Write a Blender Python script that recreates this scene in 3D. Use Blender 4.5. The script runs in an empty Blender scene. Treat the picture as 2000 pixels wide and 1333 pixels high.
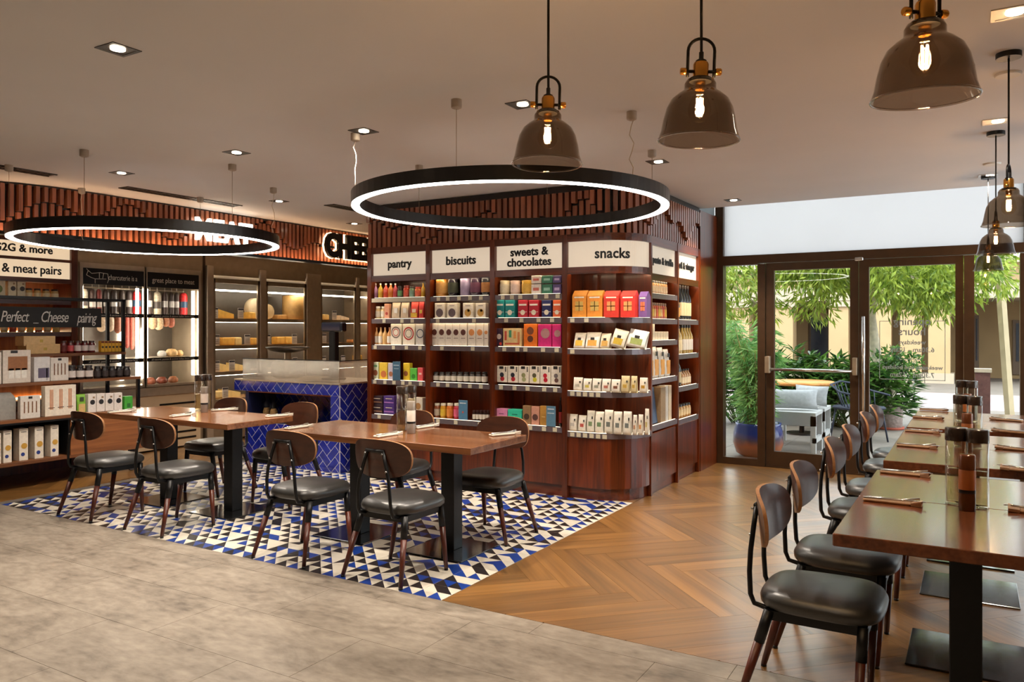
import bpy, bmesh, math, random
from mathutils import Vector, Matrix
random.seed(7)
SC = bpy.context.scene
COL = SC.collection
PI = math.pi

# ------------------------------------------------------------------ camera
H = 1.5
YAW = math.radians(30.651)
F = 1526.18
HY = 641.79
cam_d = bpy.data.cameras.new('camera')
cam = bpy.data.objects.new('camera', cam_d)
COL.objects.link(cam)
cam.location = (0, 0, H)
cam.rotation_euler = (PI / 2, 0, YAW)
cam_d.sensor_width = 36.0
cam_d.lens = F / 2000 * 36.0
cam_d.shift_y = -(666.5 - HY) / 2000
cam_d.clip_start = 0.05
cam_d.clip_end = 300
SC.camera = cam

# ------------------------------------------------------------------ world, sun, exposure
W = bpy.data.worlds.new('world'); SC.world = W; W.use_nodes = True
wb = W.node_tree.nodes['Background']
wb.inputs[0].default_value = (0.86, 0.93, 1.0, 1)
wb.inputs[1].default_value = 2.3
sun_d = bpy.data.lights.new('sun', 'SUN'); sun = bpy.data.objects.new('sun', sun_d); COL.objects.link(sun)
sun_d.energy = 1.3; sun_d.angle = 0.02; sun_d.color = (1.0, 0.95, 0.86)
sun.rotation_euler = Vector((0.42, 0.62, -0.80)).to_track_quat('-Z', 'Y').to_euler()
sun.location = (-6, 0, 12)
vs = SC.view_settings
vs.view_transform = 'Standard'; vs.look = 'None'; vs.gamma = 1.0; vs.use_curve_mapping = False
vs.exposure = 0.95
SC.cycles.use_denoising = True
SC.cycles.use_light_tree = False
SC.cycles.adaptive_threshold = 0.05
SC.cycles.max_bounces = 5
SC.cycles.transparent_max_bounces = 10
SC.cycles.diffuse_bounces = 3
SC.cycles.glossy_bounces = 2
SC.cycles.transmission_bounces = 2
SC.cycles.sample_clamp_indirect = 6.0
SC.cycles.caustics_reflective = False
SC.cycles.caustics_refractive = False
WARM = (1.0, 0.74, 0.46)
WARM2 = (1.0, 0.88, 0.74)

# ------------------------------------------------------------------ pixel -> point on a known plane of the room
FW = (-math.sin(YAW), math.cos(YAW)); RT = (math.cos(YAW), math.sin(YAW))
def ray(px): return (FW[0] + (px - 1000) / F * RT[0], FW[1] + (px - 1000) / F * RT[1])
def on_y(px, py, Y):
    r = ray(px); t = Y / r[1]; return (t * r[0], Y, H - (py - HY) / F * t)
def on_x(px, py, X):
    r = ray(px); t = X / r[0]; return (X, t * r[1], H - (py - HY) / F * t)
def on_z(px, py, z):
    d = F * (H - z) / (py - HY); r = ray(px); return (d * r[0], d * r[1], z)

# ------------------------------------------------------------------ materials
MATS = {}
def srgb(r, g, b):
    f = lambda c: (c / 255 / 12.92) if c / 255 <= 0.04045 else ((c / 255 + 0.055) / 1.055) ** 2.4
    return (f(r), f(g), f(b), 1.0)
def newmat(name):
    m = bpy.data.materials.new(name); m.use_nodes = True
    nt = m.node_tree
    return m, nt, nt.nodes['Principled BSDF']
def setin(n, k, v):
    if k in n.inputs: n.inputs[k].default_value = v
def plain(name, rgb, rough=0.5, metal=0.0, var=0.06, scale=25.0, bump=0.0, coat=0.0):
    """base colour with a faint procedural mottling"""
    if name in MATS: return MATS[name]
    m, nt, b = newmat(name)
    c = srgb(*rgb)
    setin(b, 'Roughness', rough); setin(b, 'Metallic', metal); setin(b, 'Coat Weight', coat); setin(b, 'Coat Roughness', 0.32 if name == 'black_leather' else 0.1)
    tc = nt.nodes.new('ShaderNodeTexCoord'); nz = nt.nodes.new('ShaderNodeTexNoise')
    nz.inputs['Scale'].default_value = scale; nz.inputs['Detail'].default_value = 1
    nt.links.new(tc.outputs['Object'], nz.inputs['Vector'])
    rp = nt.nodes.new('ShaderNodeValToRGB')
    lo = [x * (1 - var) for x in c[:3]] + [1]; hi = [min(1, x * (1 + var)) for x in c[:3]] + [1]
    rp.color_ramp.elements[0].position = 0.3; rp.color_ramp.elements[1].position = 0.7
    rp.color_ramp.elements[0].color = lo; rp.color_ramp.elements[1].color = hi
    nt.links.new(nz.outputs['Fac'], rp.inputs['Fac']); nt.links.new(rp.outputs['Color'], b.inputs['Base Color'])
    if bump:
        bp = nt.nodes.new('ShaderNodeBump'); bp.inputs['Strength'].default_value = bump; bp.inputs['Distance'].default_value = 0.01
        nt.links.new(nz.outputs['Fac'], bp.inputs['Height']); nt.links.new(bp.outputs['Normal'], b.inputs['Normal'])
    MATS[name] = m
    return m
def wood(name, dark, light, axis='x', rough=0.35, scale=7.0, stretch=0.08, objvar=0.25, coat=0.0, bump=0.0, rand_loc=True):
    """grain stretched along one local axis; each object gets its own tone and grain offset"""
    if name in MATS: return MATS[name]
    m, nt, b = newmat(name)
    N = nt.nodes.new; L = nt.links.new
    tc = N('ShaderNodeTexCoord'); mp = N('ShaderNodeMapping'); oi = N('ShaderNodeObjectInfo')
    sc = {'x': (stretch, 1, 1), 'y': (1, stretch, 1), 'z': (1, 1, stretch)}[axis]
    mp.inputs['Scale'].default_value = sc
    L(tc.outputs['Object'], mp.inputs['Vector'])
    if rand_loc:
        ml = N('ShaderNodeMath'); ml.operation = 'MULTIPLY'; ml.inputs[1].default_value = 37.0
        L(oi.outputs['Random'], ml.inputs[0])
        cb = N('ShaderNodeCombineXYZ')
        for i in range(3): L(ml.outputs[0], cb.inputs[i])
        L(cb.outputs[0], mp.inputs['Location'])
    nz = N('ShaderNodeTexNoise'); nz.inputs['Scale'].default_value = scale * 2.2; nz.inputs['Detail'].default_value = 3; nz.inputs['Distortion'].default_value = 0.8
    n2 = N('ShaderNodeTexNoise'); n2.inputs['Scale'].default_value = scale * 12; n2.inputs['Detail'].default_value = 1
    L(mp.outputs[0], nz.inputs['Vector']); L(mp.outputs[0], n2.inputs['Vector'])
    mx = N('ShaderNodeMix'); mx.data_type = 'FLOAT'; mx.inputs[0].default_value = 0.3
    L(nz.outputs['Fac'], mx.inputs[2]); L(n2.outputs['Fac'], mx.inputs[3])
    rp = N('ShaderNodeValToRGB'); rp.color_ramp.elements[0].position = 0.33; rp.color_ramp.elements[1].position = 0.66
    rp.color_ramp.elements[0].color = srgb(*dark); rp.color_ramp.elements[1].color = srgb(*light)
    L(mx.outputs[0], rp.inputs['Fac'])
    hs = N('ShaderNodeHueSaturation')
    mr = N('ShaderNodeMapRange'); mr.inputs['To Min'].default_value = 1 - objvar; mr.inputs['To Max'].default_value = 1 + objvar
    L(oi.outputs['Random'], mr.inputs['Value']); L(mr.outputs[0], hs.inputs['Value'])
    L(rp.outputs['Color'], hs.inputs['Color']); L(hs.outputs['Color'], b.inputs['Base Color'])
    setin(b, 'Roughness', rough); setin(b, 'Coat Weight', coat); setin(b, 'Coat Roughness', 0.26 if name == 'oak_plank' else 0.12)
    if bump:
        bp = N('ShaderNodeBump'); bp.inputs['Strength'].default_value = bump; bp.inputs['Distance'].default_value = 0.004
        L(mx.outputs[0], bp.inputs['Height']); L(bp.outputs['Normal'], b.inputs['Normal'])
    MATS[name] = m
    return m
def emit(name, rgb, strength):
    if name in MATS: return MATS[name]
    m, nt, b = newmat(name)
    setin(b, 'Base Color', (rgb[0] * .5, rgb[1] * .5, rgb[2] * .5, 1)); setin(b, 'Emission Color', (*rgb, 1)); setin(b, 'Emission Strength', strength)
    MATS[name] = m
    return m
def glass(name, tint=(1, 1, 1), ior=1.45, rough=0.0, refl=1.0):
    """thin pane: clear transmission plus a Fresnel reflection"""
    if name in MATS: return MATS[name]
    m = bpy.data.materials.new(name); m.use_nodes = True
    nt = m.node_tree; nt.nodes.remove(nt.nodes['Principled BSDF'])
    N = nt.nodes.new; L = nt.links.new
    tr = N('ShaderNodeBsdfTransparent'); tr.inputs[0].default_value = (*tint, 1)
    gl = N('ShaderNodeBsdfGlossy'); gl.inputs['Roughness'].default_value = rough
    lw = N('ShaderNodeLayerWeight'); lw.inputs['Blend'].default_value = 0.5      # facing = 1 - |cos|, same from both sides
    pw = N('ShaderNodeMath'); pw.operation = 'POWER'; pw.inputs[1].default_value = 5.0; L(lw.outputs['Facing'], pw.inputs[0])
    f0 = ((ior - 1) / (ior + 1)) ** 2
    fr = N('ShaderNodeMath'); fr.operation = 'MULTIPLY_ADD'; fr.inputs[1].default_value = 1 - f0; fr.inputs[2].default_value = f0; fr.use_clamp = True
    L(pw.outputs[0], fr.inputs[0])
    ml = N('ShaderNodeMath'); ml.operation = 'MULTIPLY'; ml.inputs[1].default_value = refl
    mx = N('ShaderNodeMixShader')
    L(fr.outputs[0], ml.inputs[0]); L(ml.outputs[0], mx.inputs[0])
    L(tr.outputs[0], mx.inputs[1]); L(gl.outputs[0], mx.inputs[2])
    L(mx.outputs[0], nt.nodes['Material Output'].inputs[0])
    MATS[name] = m
    return m
def fluted(name, rgb, strength, freq=70.0, axis='x', emis=True):
    """fluted (ribbed) backlit panel"""
    if name in MATS: return MATS[name]
    m, nt, b = newmat(name)
    N = nt.nodes.new; L = nt.links.new
    tc = N('ShaderNodeTexCoord'); wv = N('ShaderNodeTexWave'); wv.wave_type = 'BANDS'; wv.bands_direction = axis.upper()
    wv.inputs['Scale'].default_value = freq / 3.14; L(tc.outputs['Object'], wv.inputs['Vector'])
    bp = N('ShaderNodeBump'); bp.inputs['Strength'].default_value = 0.35; bp.inputs['Distance'].default_value = 0.004
    L(wv.outputs['Fac'], bp.inputs['Height']); L(bp.outputs['Normal'], b.inputs['Normal'])
    mr = N('ShaderNodeMapRange'); mr.inputs['To Min'].default_value = 0.82; mr.inputs['To Max'].default_value = 1.0
    L(wv.outputs['Fac'], mr.inputs['Value'])
    mm = N('ShaderNodeMath'); mm.operation = 'MULTIPLY'; mm.inputs[1].default_value = strength
    L(mr.outputs[0], mm.inputs[0])
    setin(b, 'Base Color', (rgb[0] * .5, rgb[1] * .5, rgb[2] * .5, 1)); setin(b, 'Roughness', 0.25)
    setin(b, 'Emission Color', (*rgb, 1)); L(mm.outputs[0], b.inputs['Emission Strength'])
    MATS[name] = m
    return m

WALNUT_V = wood('walnut_vertical', (60, 20, 3), (112, 44, 10), 'z', 0.3, 6, 0.06, 0.12, coat=0.25)
WALNUT_H = wood('walnut_horizontal', (60, 20, 3), (110, 44, 10), 'x', 0.3, 6, 0.06, 0.10, coat=0.25)
WALNUT_Y = wood('walnut_along', (60, 20, 3), (110, 44, 10), 'y', 0.3, 6, 0.06, 0.10, coat=0.25)
SLAT = wood('slat_wood', (118, 66, 46), (166, 102, 74), 'z', 0.3, 5, 0.06, 0.22, coat=0.5)
TABLEW = wood('table_wood', (98, 57, 31), (146, 93, 56), 'x', 0.22, 5, 0.05, 0.06, coat=0.5)
TABLEWY = wood('table_wood_y', (84, 44, 24), (128, 72, 42), 'y', 0.2, 5, 0.05, 0.06, coat=0.5)
LEGW = wood('leg_wood', (62, 24, 14), (96, 42, 24), 'z', 0.35, 9, 0.05, 0.08)
PLYD = wood('ply_dark', (46, 24, 16), (70, 38, 25), 'x', 0.3, 6, 0.06, 0.08, coat=0.2)
PLYE = plain('ply_edge', (160, 112, 70), 0.5, var=0.15, scale=60)
OAK = wood('oak_plank', (108, 74, 35), (150, 106, 54), 'x', 0.34, 3.5, 0.05, 0.2, coat=1.0)
PINE = wood('pine_crate', (190, 150, 96), (222, 186, 134), 'x', 0.6, 6, 0.06, 0.06)
GOND = wood('gondola_wood', (96, 56, 30), (146, 92, 52), 'y', 0.45, 6, 0.05, 0.1)
BLACKM = plain('black_metal', (22, 22, 23), 0.38, 0.4, 0.1, 40)
BLACKS = plain('black_satin', (14, 14, 15), 0.3, 0.0, 0.1, 40)
BLACKP = plain('black_plate', (30, 30, 31), 0.14, 0.0, 0.1, 6, coat=1.0)
LEATHER = plain('black_leather', (40, 39, 37), 0.4, 0.0, 0.12, 90, coat=0.45)
LEATHER.node_tree.nodes['Principled BSDF'].inputs['Specular IOR Level'].default_value = 0.6
STEEL = plain('brushed_steel', (196, 180, 158), 0.3, 0.45, 0.06, 14)
STEELD = plain('bronze_steel', (160, 142, 118), 0.32, 0.4, 0.08, 10)
BRONZE = plain('bronze_frame', (76, 54, 35), 0.35, 0.35, 0.08, 12)
BRASS = plain('brass', (196, 140, 62), 0.25, 0.95, 0.08, 30)
CHROME = plain('chrome', (206, 204, 200), 0.16, 0.95, 0.04, 20)
WHITEP = plain('white_paint', (226, 222, 214), 0.5, 0, 0.02, 8)
CEILM = plain('ceiling_paint', (224, 224, 226), 0.75, 0, 0.015, 2)
GREYW = plain('grey_wall', (150, 158, 160), 0.7, 0, 0.03, 4)
CREAM = plain('cream_panel', (222, 196, 160), 0.4, 0, 0.04, 6)
LIPM = plain('price_rail', (118, 106, 110), 0.25, 0.3, 0.06, 20)
TAGM = plain('price_tag', (206, 196, 170), 0.5, 0, 0.05, 60)
BLACKT = plain('black_ink', (18, 16, 15), 0.5, 0, 0.05, 30)
WHITET = plain('white_ink', (232, 226, 214), 0.5, 0, 0.03, 30)
GLASS = glass('clear_glass', (0.96, 0.98, 0.97), 1.45, 0.0, 0.6)
FGLASS = glass('fridge_glass', (0.93, 0.92, 0.90), 1.4, 0.0, 0.6)
SMOKE = glass('smoked_glass', (0.40, 0.32, 0.25), 1.5, 0.02, 1.3)
BULBG = glass('bulb_glass', (1.0, 0.95, 0.85), 1.3, 0.0, 0.8)
LED = emit('ring_led', (1.0, 0.93, 0.84), 11.0)
STRIP = emit('shelf_led', (1.0, 0.84, 0.60), 1.6)
STRIPU = emit('shelf_led_under', (1.0, 0.80, 0.52), 6.0)
STRIPC = emit('fridge_led', (1.0, 0.93, 0.80), 13.0)
STRIPA = emit('amber_led', (1.0, 0.66, 0.34), 6.0)
UPLED = emit('fascia_led', (1.0, 0.60, 0.32), 15.0)
FILAM = emit('filament', (1.0, 0.72, 0.38), 60.0)
SIGNL = fluted('sign_panel_lit', (1.0, 0.83, 0.63), 0.29, 260, 'x')
SIGNY = fluted('sign_panel_lit_y', (1.0, 0.86, 0.68), 0.26, 260, 'y')
SIGNO = fluted('sign_panel_amber', (1.0, 0.76, 0.50), 0.40, 260, 'y')

# ------------------------------------------------------------------ mesh building
class MB:
    def __init__(self): self.v = []; self.f = []; self.m = []; self.s = []
    def add(self, vs, fs, mi=0, smooth=False):
        o = len(self.v); self.v += [tuple(p) for p in vs]
        for f in fs: self.f.append(tuple(i + o for i in f)); self.m.append(mi); self.s.append(smooth)
        return self
    def box(self, x0, x1, y0, y1, z0, z1, mi=0):
        v = [(x, y, z) for z in (z0, z1) for y in (y0, y1) for x in (x0, x1)]
        return self.add(v, [(0, 2, 3, 1), (4, 5, 7, 6), (0, 1, 5, 4), (2, 6, 7, 3), (0, 4, 6, 2), (1, 3, 7, 5)], mi)
    def cbox(self, c, s, mi=0):
        return self.box(c[0] - s[0] / 2, c[0] + s[0] / 2, c[1] - s[1] / 2, c[1] + s[1] / 2, c[2] - s[2] / 2, c[2] + s[2] / 2, mi)
    def bbox(self, x0, x1, y0, y1, z0, z1, b=0.004, mi=0):
        """box with chamfered vertical and top/bottom edges"""
        b = min(b, (x1 - x0) / 2.2, (y1 - y0) / 2.2, (z1 - z0) / 2.2)
        def ring(i, z):
            return [(x0 + i + b, y0 + i, z), (x1 - i - b, y0 + i, z), (x1 - i, y0 + i + b, z), (x1 - i, y1 - i - b, z),
                    (x1 - i - b, y1 - i, z), (x0 + i + b, y1 - i, z), (x0 + i, y1 - i - b, z), (x0 + i, y0 + i + b, z)]
        v = ring(b * .9, z0) + ring(0, z0 + b) + ring(0, z1 - b) + ring(b * .9, z1)
        fs = [tuple(range(7, -1, -1)), tuple(range(24, 32))]
        for k in range(3):
            for i in range(8): fs.append((k * 8 + i, k * 8 + (i + 1) % 8, k * 8 + 8 + (i + 1) % 8, k * 8 + 8 + i))
        return self.add(v, fs, mi)
    def lathe(self, prof, c=(0, 0, 0), seg=20, mi=0, smooth=True, cap0=True, cap1=True, ax='z', sx=1.0):
        v = []; fs = []
        for r, z in prof:
            for k in range(seg):
                a = 2 * PI * k / seg
                p = (r * math.cos(a) * sx, r * math.sin(a), z)
                if ax == 'x': p = (z, p[0], p[1])
                elif ax == 'y': p = (p[0], z, p[1])
                v.append((c[0] + p[0], c[1] + p[1], c[2] + p[2]))
        n = len(prof)
        for i in range(n - 1):
            for k in range(seg):
                q = (i * seg + k, i * seg + (k + 1) % seg, (i + 1) * seg + (k + 1) % seg, (i + 1) * seg + k)
                fs.append(q if ax != 'y' else q[::-1])
        self.add(v, fs, mi, smooth)
        if cap0 and prof[0][0] > 1e-5: self.add(v[:seg], [tuple(range(seg - 1, -1, -1)) if ax != 'y' else tuple(range(seg))], mi)
        if cap1 and prof[-1][0] > 1e-5: self.add(v[-seg:], [tuple(range(seg)) if ax != 'y' else tuple(range(seg - 1, -1, -1))], mi)
        return self
    def tube(self, pts, r, seg=8, mi=0, caps=True, smooth=True):
        pts = [Vector(p) for p in pts]; n = len(pts)
        rs = r if isinstance(r, (list, tuple)) else [r] * n
        v = []; fs = []; up = None
        for i, p in enumerate(pts):
            t = (pts[min(i + 1, n - 1)] - pts[max(i - 1, 0)])
            t = t.normalized() if t.length > 1e-9 else Vector((0, 0, 1))
            if up is None: up = Vector((1, 0, 0)) if abs(t.x) < 0.9 else Vector((0, 1, 0))
            a = (up - t * up.dot(t)).normalized(); b = t.cross(a); up = a
            for k in range(seg):
                an = 2 * PI * k / seg
                v.append(p + (a * math.cos(an) + b * math.sin(an)) * rs[i])
        for i in range(n - 1):
            for k in range(seg):
                fs.append((i * seg + k, i * seg + (k + 1) % seg, (i + 1) * seg + (k + 1) % seg, (i + 1) * seg + k))
        if caps: fs += [tuple(range(seg - 1, -1, -1)), tuple(range((n - 1) * seg, n * seg))]
        return self.add(v, fs, mi, smooth)
    def prism(self, poly, z0, z1, mi=0):
        n = len(poly)
        v = [(p[0], p[1], z0) for p in poly] + [(p[0], p[1], z1) for p in poly]
        fs = [tuple(range(n - 1, -1, -1)), tuple(range(n, 2 * n))] + [(i, (i + 1) % n, n + (i + 1) % n, n + i) for i in range(n)]
        return self.add(v, fs, mi)
    def prism_y(self, poly, y0, y1, mi=0):
        """polygon in x,z extruded along y"""
        n = len(poly)
        v = [(p[0], y0, p[1]) for p in poly] + [(p[0], y1, p[1]) for p in poly]
        fs = [tuple(range(n)), tuple(range(2 * n - 1, n - 1, -1))] + [(i, n + i, n + (i + 1) % n, (i + 1) % n) for i in range(n)]
        return self.add(v, fs, mi)
    def mesh(self, name, mats):
        me = bpy.data.meshes.new(name)
        me.from_pydata(self.v, [], self.f)
        for m in (mats if isinstance(mats, (list, tuple)) else [mats]): me.materials.append(m)
        me.polygons.foreach_set('material_index', self.m)
        me.polygons.foreach_set('use_smooth', self.s)
        me.update()
        return me
    def build(self, name, mats, parent=None, loc=None, rz=0.0, **k):
        return obj(name, self.mesh(name, mats), parent, loc, rz, **k)

def tag(o, label=None, cat=None, group=None, kind=None):
    if label: o['label'] = label
    if cat: o['category'] = cat
    if group: o['group'] = group
    if kind: o['kind'] = kind
    return o
def obj(name, me, parent=None, loc=None, rz=0.0, label=None, cat=None, group=None, kind=None):
    o = bpy.data.objects.new(name, me); COL.objects.link(o)
    if parent is not None: o.parent = parent
    if loc is not None: o.location = loc
    o.rotation_euler[2] = rz
    return tag(o, label, cat, group, kind)
def empty(name, loc=(0, 0, 0), rz=0.0, label=None, cat=None, group=None, kind=None):
    o = bpy.data.objects.new(name, None); COL.objects.link(o)
    o.empty_display_size = 0.1
    o.location = loc; o.rotation_euler[2] = rz
    return tag(o, label, cat, group, kind)
def copy_tree(o, parent=None):
    c = o.copy(); COL.objects.link(c); c.parent = parent
    for ch in list(o.children): copy_tree(ch, c)
    return c
def struct(name, mb, mat, parent=None):
    o = mb.build(name, mat, parent)
    if parent is None: o['kind'] = 'structure'
    return o
TXT = {}
def text_mesh(body, size, mat, extrude=0.002, align='CENTER', spacing=1.0, bold=0.0, shear=0.0, line=0.9):
    key = (body, size, mat.name, extrude, align, spacing, bold, shear)
    if key in TXT: return TXT[key]
    cu = bpy.data.curves.new('lettering', 'FONT')
    cu.body = body; cu.size = size; cu.extrude = extrude; cu.align_x = align; cu.align_y = 'CENTER'
    cu.space_character = spacing; cu.offset = bold; cu.shear = shear; cu.space_line = line; cu.resolution_u = 3
    t = bpy.data.objects.new('lettering_curve', cu); COL.objects.link(t)
    bpy.context.view_layer.update()
    me = bpy.data.meshes.new_from_object(t.evaluated_get(bpy.context.evaluated_depsgraph_get()))
    me.materials.clear(); me.materials.append(mat)
    bpy.data.objects.remove(t); bpy.data.curves.remove(cu)
    TXT[key] = me
    return me
def text(name, body, size, mat, loc, facing, parent=None, mirror=False, sx=1.0, **k):
    """flat lettering; facing '-y' reads from -Y, '+x' reads from +X"""
    o = obj(name, text_mesh(body, size, mat, **k), parent, loc)
    o.rotation_euler = (PI / 2, 0, {'-y': 0.0, '+x': PI / 2, '+y': PI}[facing])
    o.scale = (sx * (-1 if mirror else 1), 1, 1)
    return o
# ================================================================== THE SETTING
CZ = 2.765           # ceiling height
ZP = 3.05            # top of the daylight pocket in front of the glazing
YF = 8.72            # glazed front
XL = -9.25; XR = 2.6; YB = -2.6; YR = 10.3
floor = struct('floor', MB().box(XL - .1, -5.1, YB - .1, YR + .1, -0.12, -0.008).box(-5.1, -2.475, YB - .1, YF + .06, -0.12, -0.008).box(-2.475, XR + .1, YB - .1, YF + .06, -0.12, -0.008), plain('screed', (92, 84, 76), 0.8))
tag(floor, 'shop floor of grey slabs, patterned tiles and herringbone planks', 'floor')

# --- grey stone-look slabs
def concrete():
    m, nt, b = newmat('stone_slab'); N = nt.nodes.new; L = nt.links.new
    tc = N('ShaderNodeTexCoord'); oi = N('ShaderNodeObjectInfo')
    add = N('ShaderNodeVectorMath'); add.operation = 'ADD'
    sc = N('ShaderNodeVectorMath'); sc.operation = 'SCALE'; sc.inputs['Scale'].default_value = 1.0
    L(oi.outputs['Location'], sc.inputs[0]); L(tc.outputs['Object'], add.inputs[0]); L(sc.outputs[0], add.inputs[1])
    mp = N('ShaderNodeMapping'); mp.inputs['Scale'].default_value = (0.75, 1.5, 1)
    L(add.outputs[0], mp.inputs['Vector'])
    n1 = N('ShaderNodeTexNoise'); n1.inputs['Scale'].default_value = 3.0; n1.inputs['Detail'].default_value = 6; n1.inputs['Roughness'].default_value = 0.7; n1.inputs['Distortion'].default_value = 0.5
    n2 = N('ShaderNodeTexNoise'); n2.inputs['Scale'].default_value = 16; n2.inputs['Detail'].default_value = 3
    L(mp.outputs[0], n1.inputs['Vector']); L(mp.outputs[0], n2.inputs['Vector'])
    mx = N('ShaderNodeMix'); mx.data_type = 'FLOAT'; mx.inputs[0].default_value = 0.35
    L(n1.outputs['Fac'], mx.inputs[2]); L(n2.outputs['Fac'], mx.inputs[3])
    rp = N('ShaderNodeValToRGB'); e = rp.color_ramp.elements
    e[0].position = 0.30; e[0].color = srgb(82, 74, 64); e[1].position = 0.62; e[1].color = srgb(156, 145, 131)
    k = e.new(0.46); k.color = srgb(130, 119, 106)
    L(mx.outputs[0], rp.inputs['Fac']); L(rp.outputs['Color'], b.inputs['Base Color'])
    setin(b, 'Roughness', 0.38)
    return m
STONE = concrete()
SW, SD, GAP = 0.977, 0.4705, 0.0022
YC = 3.505
def slab(x0, x1, y0, y1):
    x0, x1 = max(x0, XL), min(x1, XR)
    if x1 - x0 < .02 or y1 - y0 < .02: return
    g = GAP / 2; cx, cy = (x0 + x1) / 2, (y0 + y1) / 2; hx, hy = (x1 - x0) / 2 - g, (y1 - y0) / 2 - g
    MB().box(-hx, hx, -hy, hy, -0.008, 0).build('slab', STONE, floor, (cx, cy, 0))
j = 0
ys = [YC, 3.343]
while ys[-1] > YB: ys.append(ys[-1] - SD)
for j in range(len(ys) - 1):
    off = {0: -0.911, 1: -0.911 - SW / 3, 2: -2.865 + SW / 3, 3: -2.865}.get(j, -2.865 + (j % 3) * SW / 3)
    k0 = int((XL - off) / SW) - 1
    if ys[j + 1] < -0.5: continue
    for k in range(k0, 14):
        slab(off + k * SW, off + (k + 1) * SW, max(ys[j + 1], -0.5), ys[j])
MB().box(XL, XR, YB, -0.5, -0.008, 0).build('slab', STONE, floor)

# --- herringbone planks
PW, PL = 0.1591, 0.905
def clip(poly, a, b, c):
    out = []
    for i in range(len(poly)):
        p, q = poly[i], poly[(i + 1) % len(poly)]
        dp = a * p[0] + b * p[1] - c; dq = a * q[0] + b * q[1] - c
        if dp <= 0: out.append(p)
        if (dp < 0 < dq) or (dq < 0 < dp):
            t = dp / (dp - dq); out.append((p[0] + (q[0] - p[0]) * t, p[1] + (q[1] - p[1]) * t))
    return out
full_plank = MB().box(-PL / 2 + .0006, PL / 2 - .0006, -PW / 2 + .0006, PW / 2 - .0006, -0.008, 0).mesh('plank', OAK)
def planks(x0, x1, y0, y1):
    R2 = math.sqrt(2); X0, Y0 = -2.906, 4.68
    for n in range(-8, 9):
        for k in range(-60, 61):
            ox = k * PW + n * PL; oy = k * PW - n * PL
            for kind in (0, 1):
                if kind == 0: cx, cy, ang = ox + PL / 2, oy + PW / 2, -PI / 4
                else: cx, cy, ang = ox + PL + PW / 2, oy + PW - PL / 2, PI / 4
                wx, wy = (cx + cy) / R2 + X0, (cy - cx) / R2 + Y0
                if wx < x0 - .5 or wx > x1 + .5 or wy < y0 - .5 or wy > y1 + .5: continue
                ca, sa = math.cos(ang), math.sin(ang)
                e = .0006
                loc = [(-PL / 2 + e, -PW / 2 + e), (PL / 2 - e, -PW / 2 + e), (PL / 2 - e, PW / 2 - e), (-PL / 2 + e, PW / 2 - e)]
                wp = [(wx + p[0] * ca - p[1] * sa, wy + p[0] * sa + p[1] * ca) for p in loc]
                inside = all(x0 <= p[0] <= x1 and y0 <= p[1] <= y1 for p in wp)
                if inside:
                    obj('plank', full_plank, floor, (wx, wy, 0), ang); continue
                for (a, b, c) in ((1, 0, x1), (-1, 0, -x0), (0, 1, y1), (0, -1, -y0)):
                    wp = clip(wp, a, b, c)
                    if len(wp) < 3: break
                if len(wp) < 3: continue
                ar = 0.5 * abs(sum(wp[i][0] * wp[(i + 1) % len(wp)][1] - wp[(i + 1) % len(wp)][0] * wp[i][1] for i in range(len(wp))))
                if ar < 0.0008: continue
                lp = [((p[0] - wx) * ca + (p[1] - wy) * sa, -(p[0] - wx) * sa + (p[1] - wy) * ca) for p in wp]
                MB().prism(lp, -0.008, 0).build('plank', OAK, floor, (wx, wy, 0), ang)
TX0, TX1, TY1 = -7.27, -2.53, 6.30
planks(TX1 + .004, 0.9, YC + .002, YF - .05)
planks(-8.62, TX0 - .004, YC + .002, 7.2)
MB().box(0.902, XR, YC, YF - .05, -0.008, -0.0005).build('plank', OAK, floor)
MB().box(XL, -8.62, YC, YR, -0.008, -0.0005).build('plank', OAK, floor)
MB().box(-8.62, TX0, 7.2, YR, -0.008, -0.0005).build('plank', OAK, floor)
MB().box(TX0, -5.2, TY1, YR, -0.008, -0.0005).build('plank', OAK, floor)
MB().box(-5.2, -2.535, TY1, 8.6, -0.008, -0.0005).build('plank', OAK, floor)

# --- triangle-patterned tiles, 20 cm, laid on a 10 cm printed grid
TW = plain('tile_white', (214, 206, 190), 0.3, 0, 0.06, 18); TB = plain('tile_blue', (24, 58, 138), 0.3, 0, 0.12, 18); TK = plain('tile_black', (38, 34, 34), 0.32, 0, 0.12, 18)
variants = []
rt = random.Random(3)
for vv in range(14):
    mb = MB(); g = .0008
    for cy in (0, 1):
        for cx in (0, 1):
            a, b_, c, d = (cx * .1 - .1, cy * .1 - .1), (cx * .1, cy * .1 - .1), (cx * .1, cy * .1), (cx * .1 - .1, cy * .1)
            dark = rt.choice((1, 2))
            t1, t2 = ((a, b_, c), (a, c, d)) if rt.random() < .14 else ((a, b_, d), (b_, c, d))
            rr = rt.random()
            pair = (dark, 0) if rr < .76 else (0, dark) if rr < .86 else (2, 1) if rr < .94 else (0, 0)
            for q, mi in ((t1, pair[0]), (t2, pair[1])):
                lim = lambda u: max(-.1 + g, min(.1 - g, u))
                mb.add([(lim(p[0]), lim(p[1]), 0) for p in q], [(0, 1, 2)], mi)
    e = .1 - g
    mb.add([(-e, -e, 0), (e, -e, 0), (e, e, 0), (-e, e, 0), (-e, -e, -.008), (e, -e, -.008), (e, e, -.008), (-e, e, -.008)],
           [(0, 4, 5, 1), (1, 5, 6, 2), (2, 6, 7, 3), (3, 7, 4, 0)], 0)
    variants.append(mb.mesh('patterned_tile', [TW, TB, TK]))
spots = []
nx = int((TX1 - TX0) / .2) + 1
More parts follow.
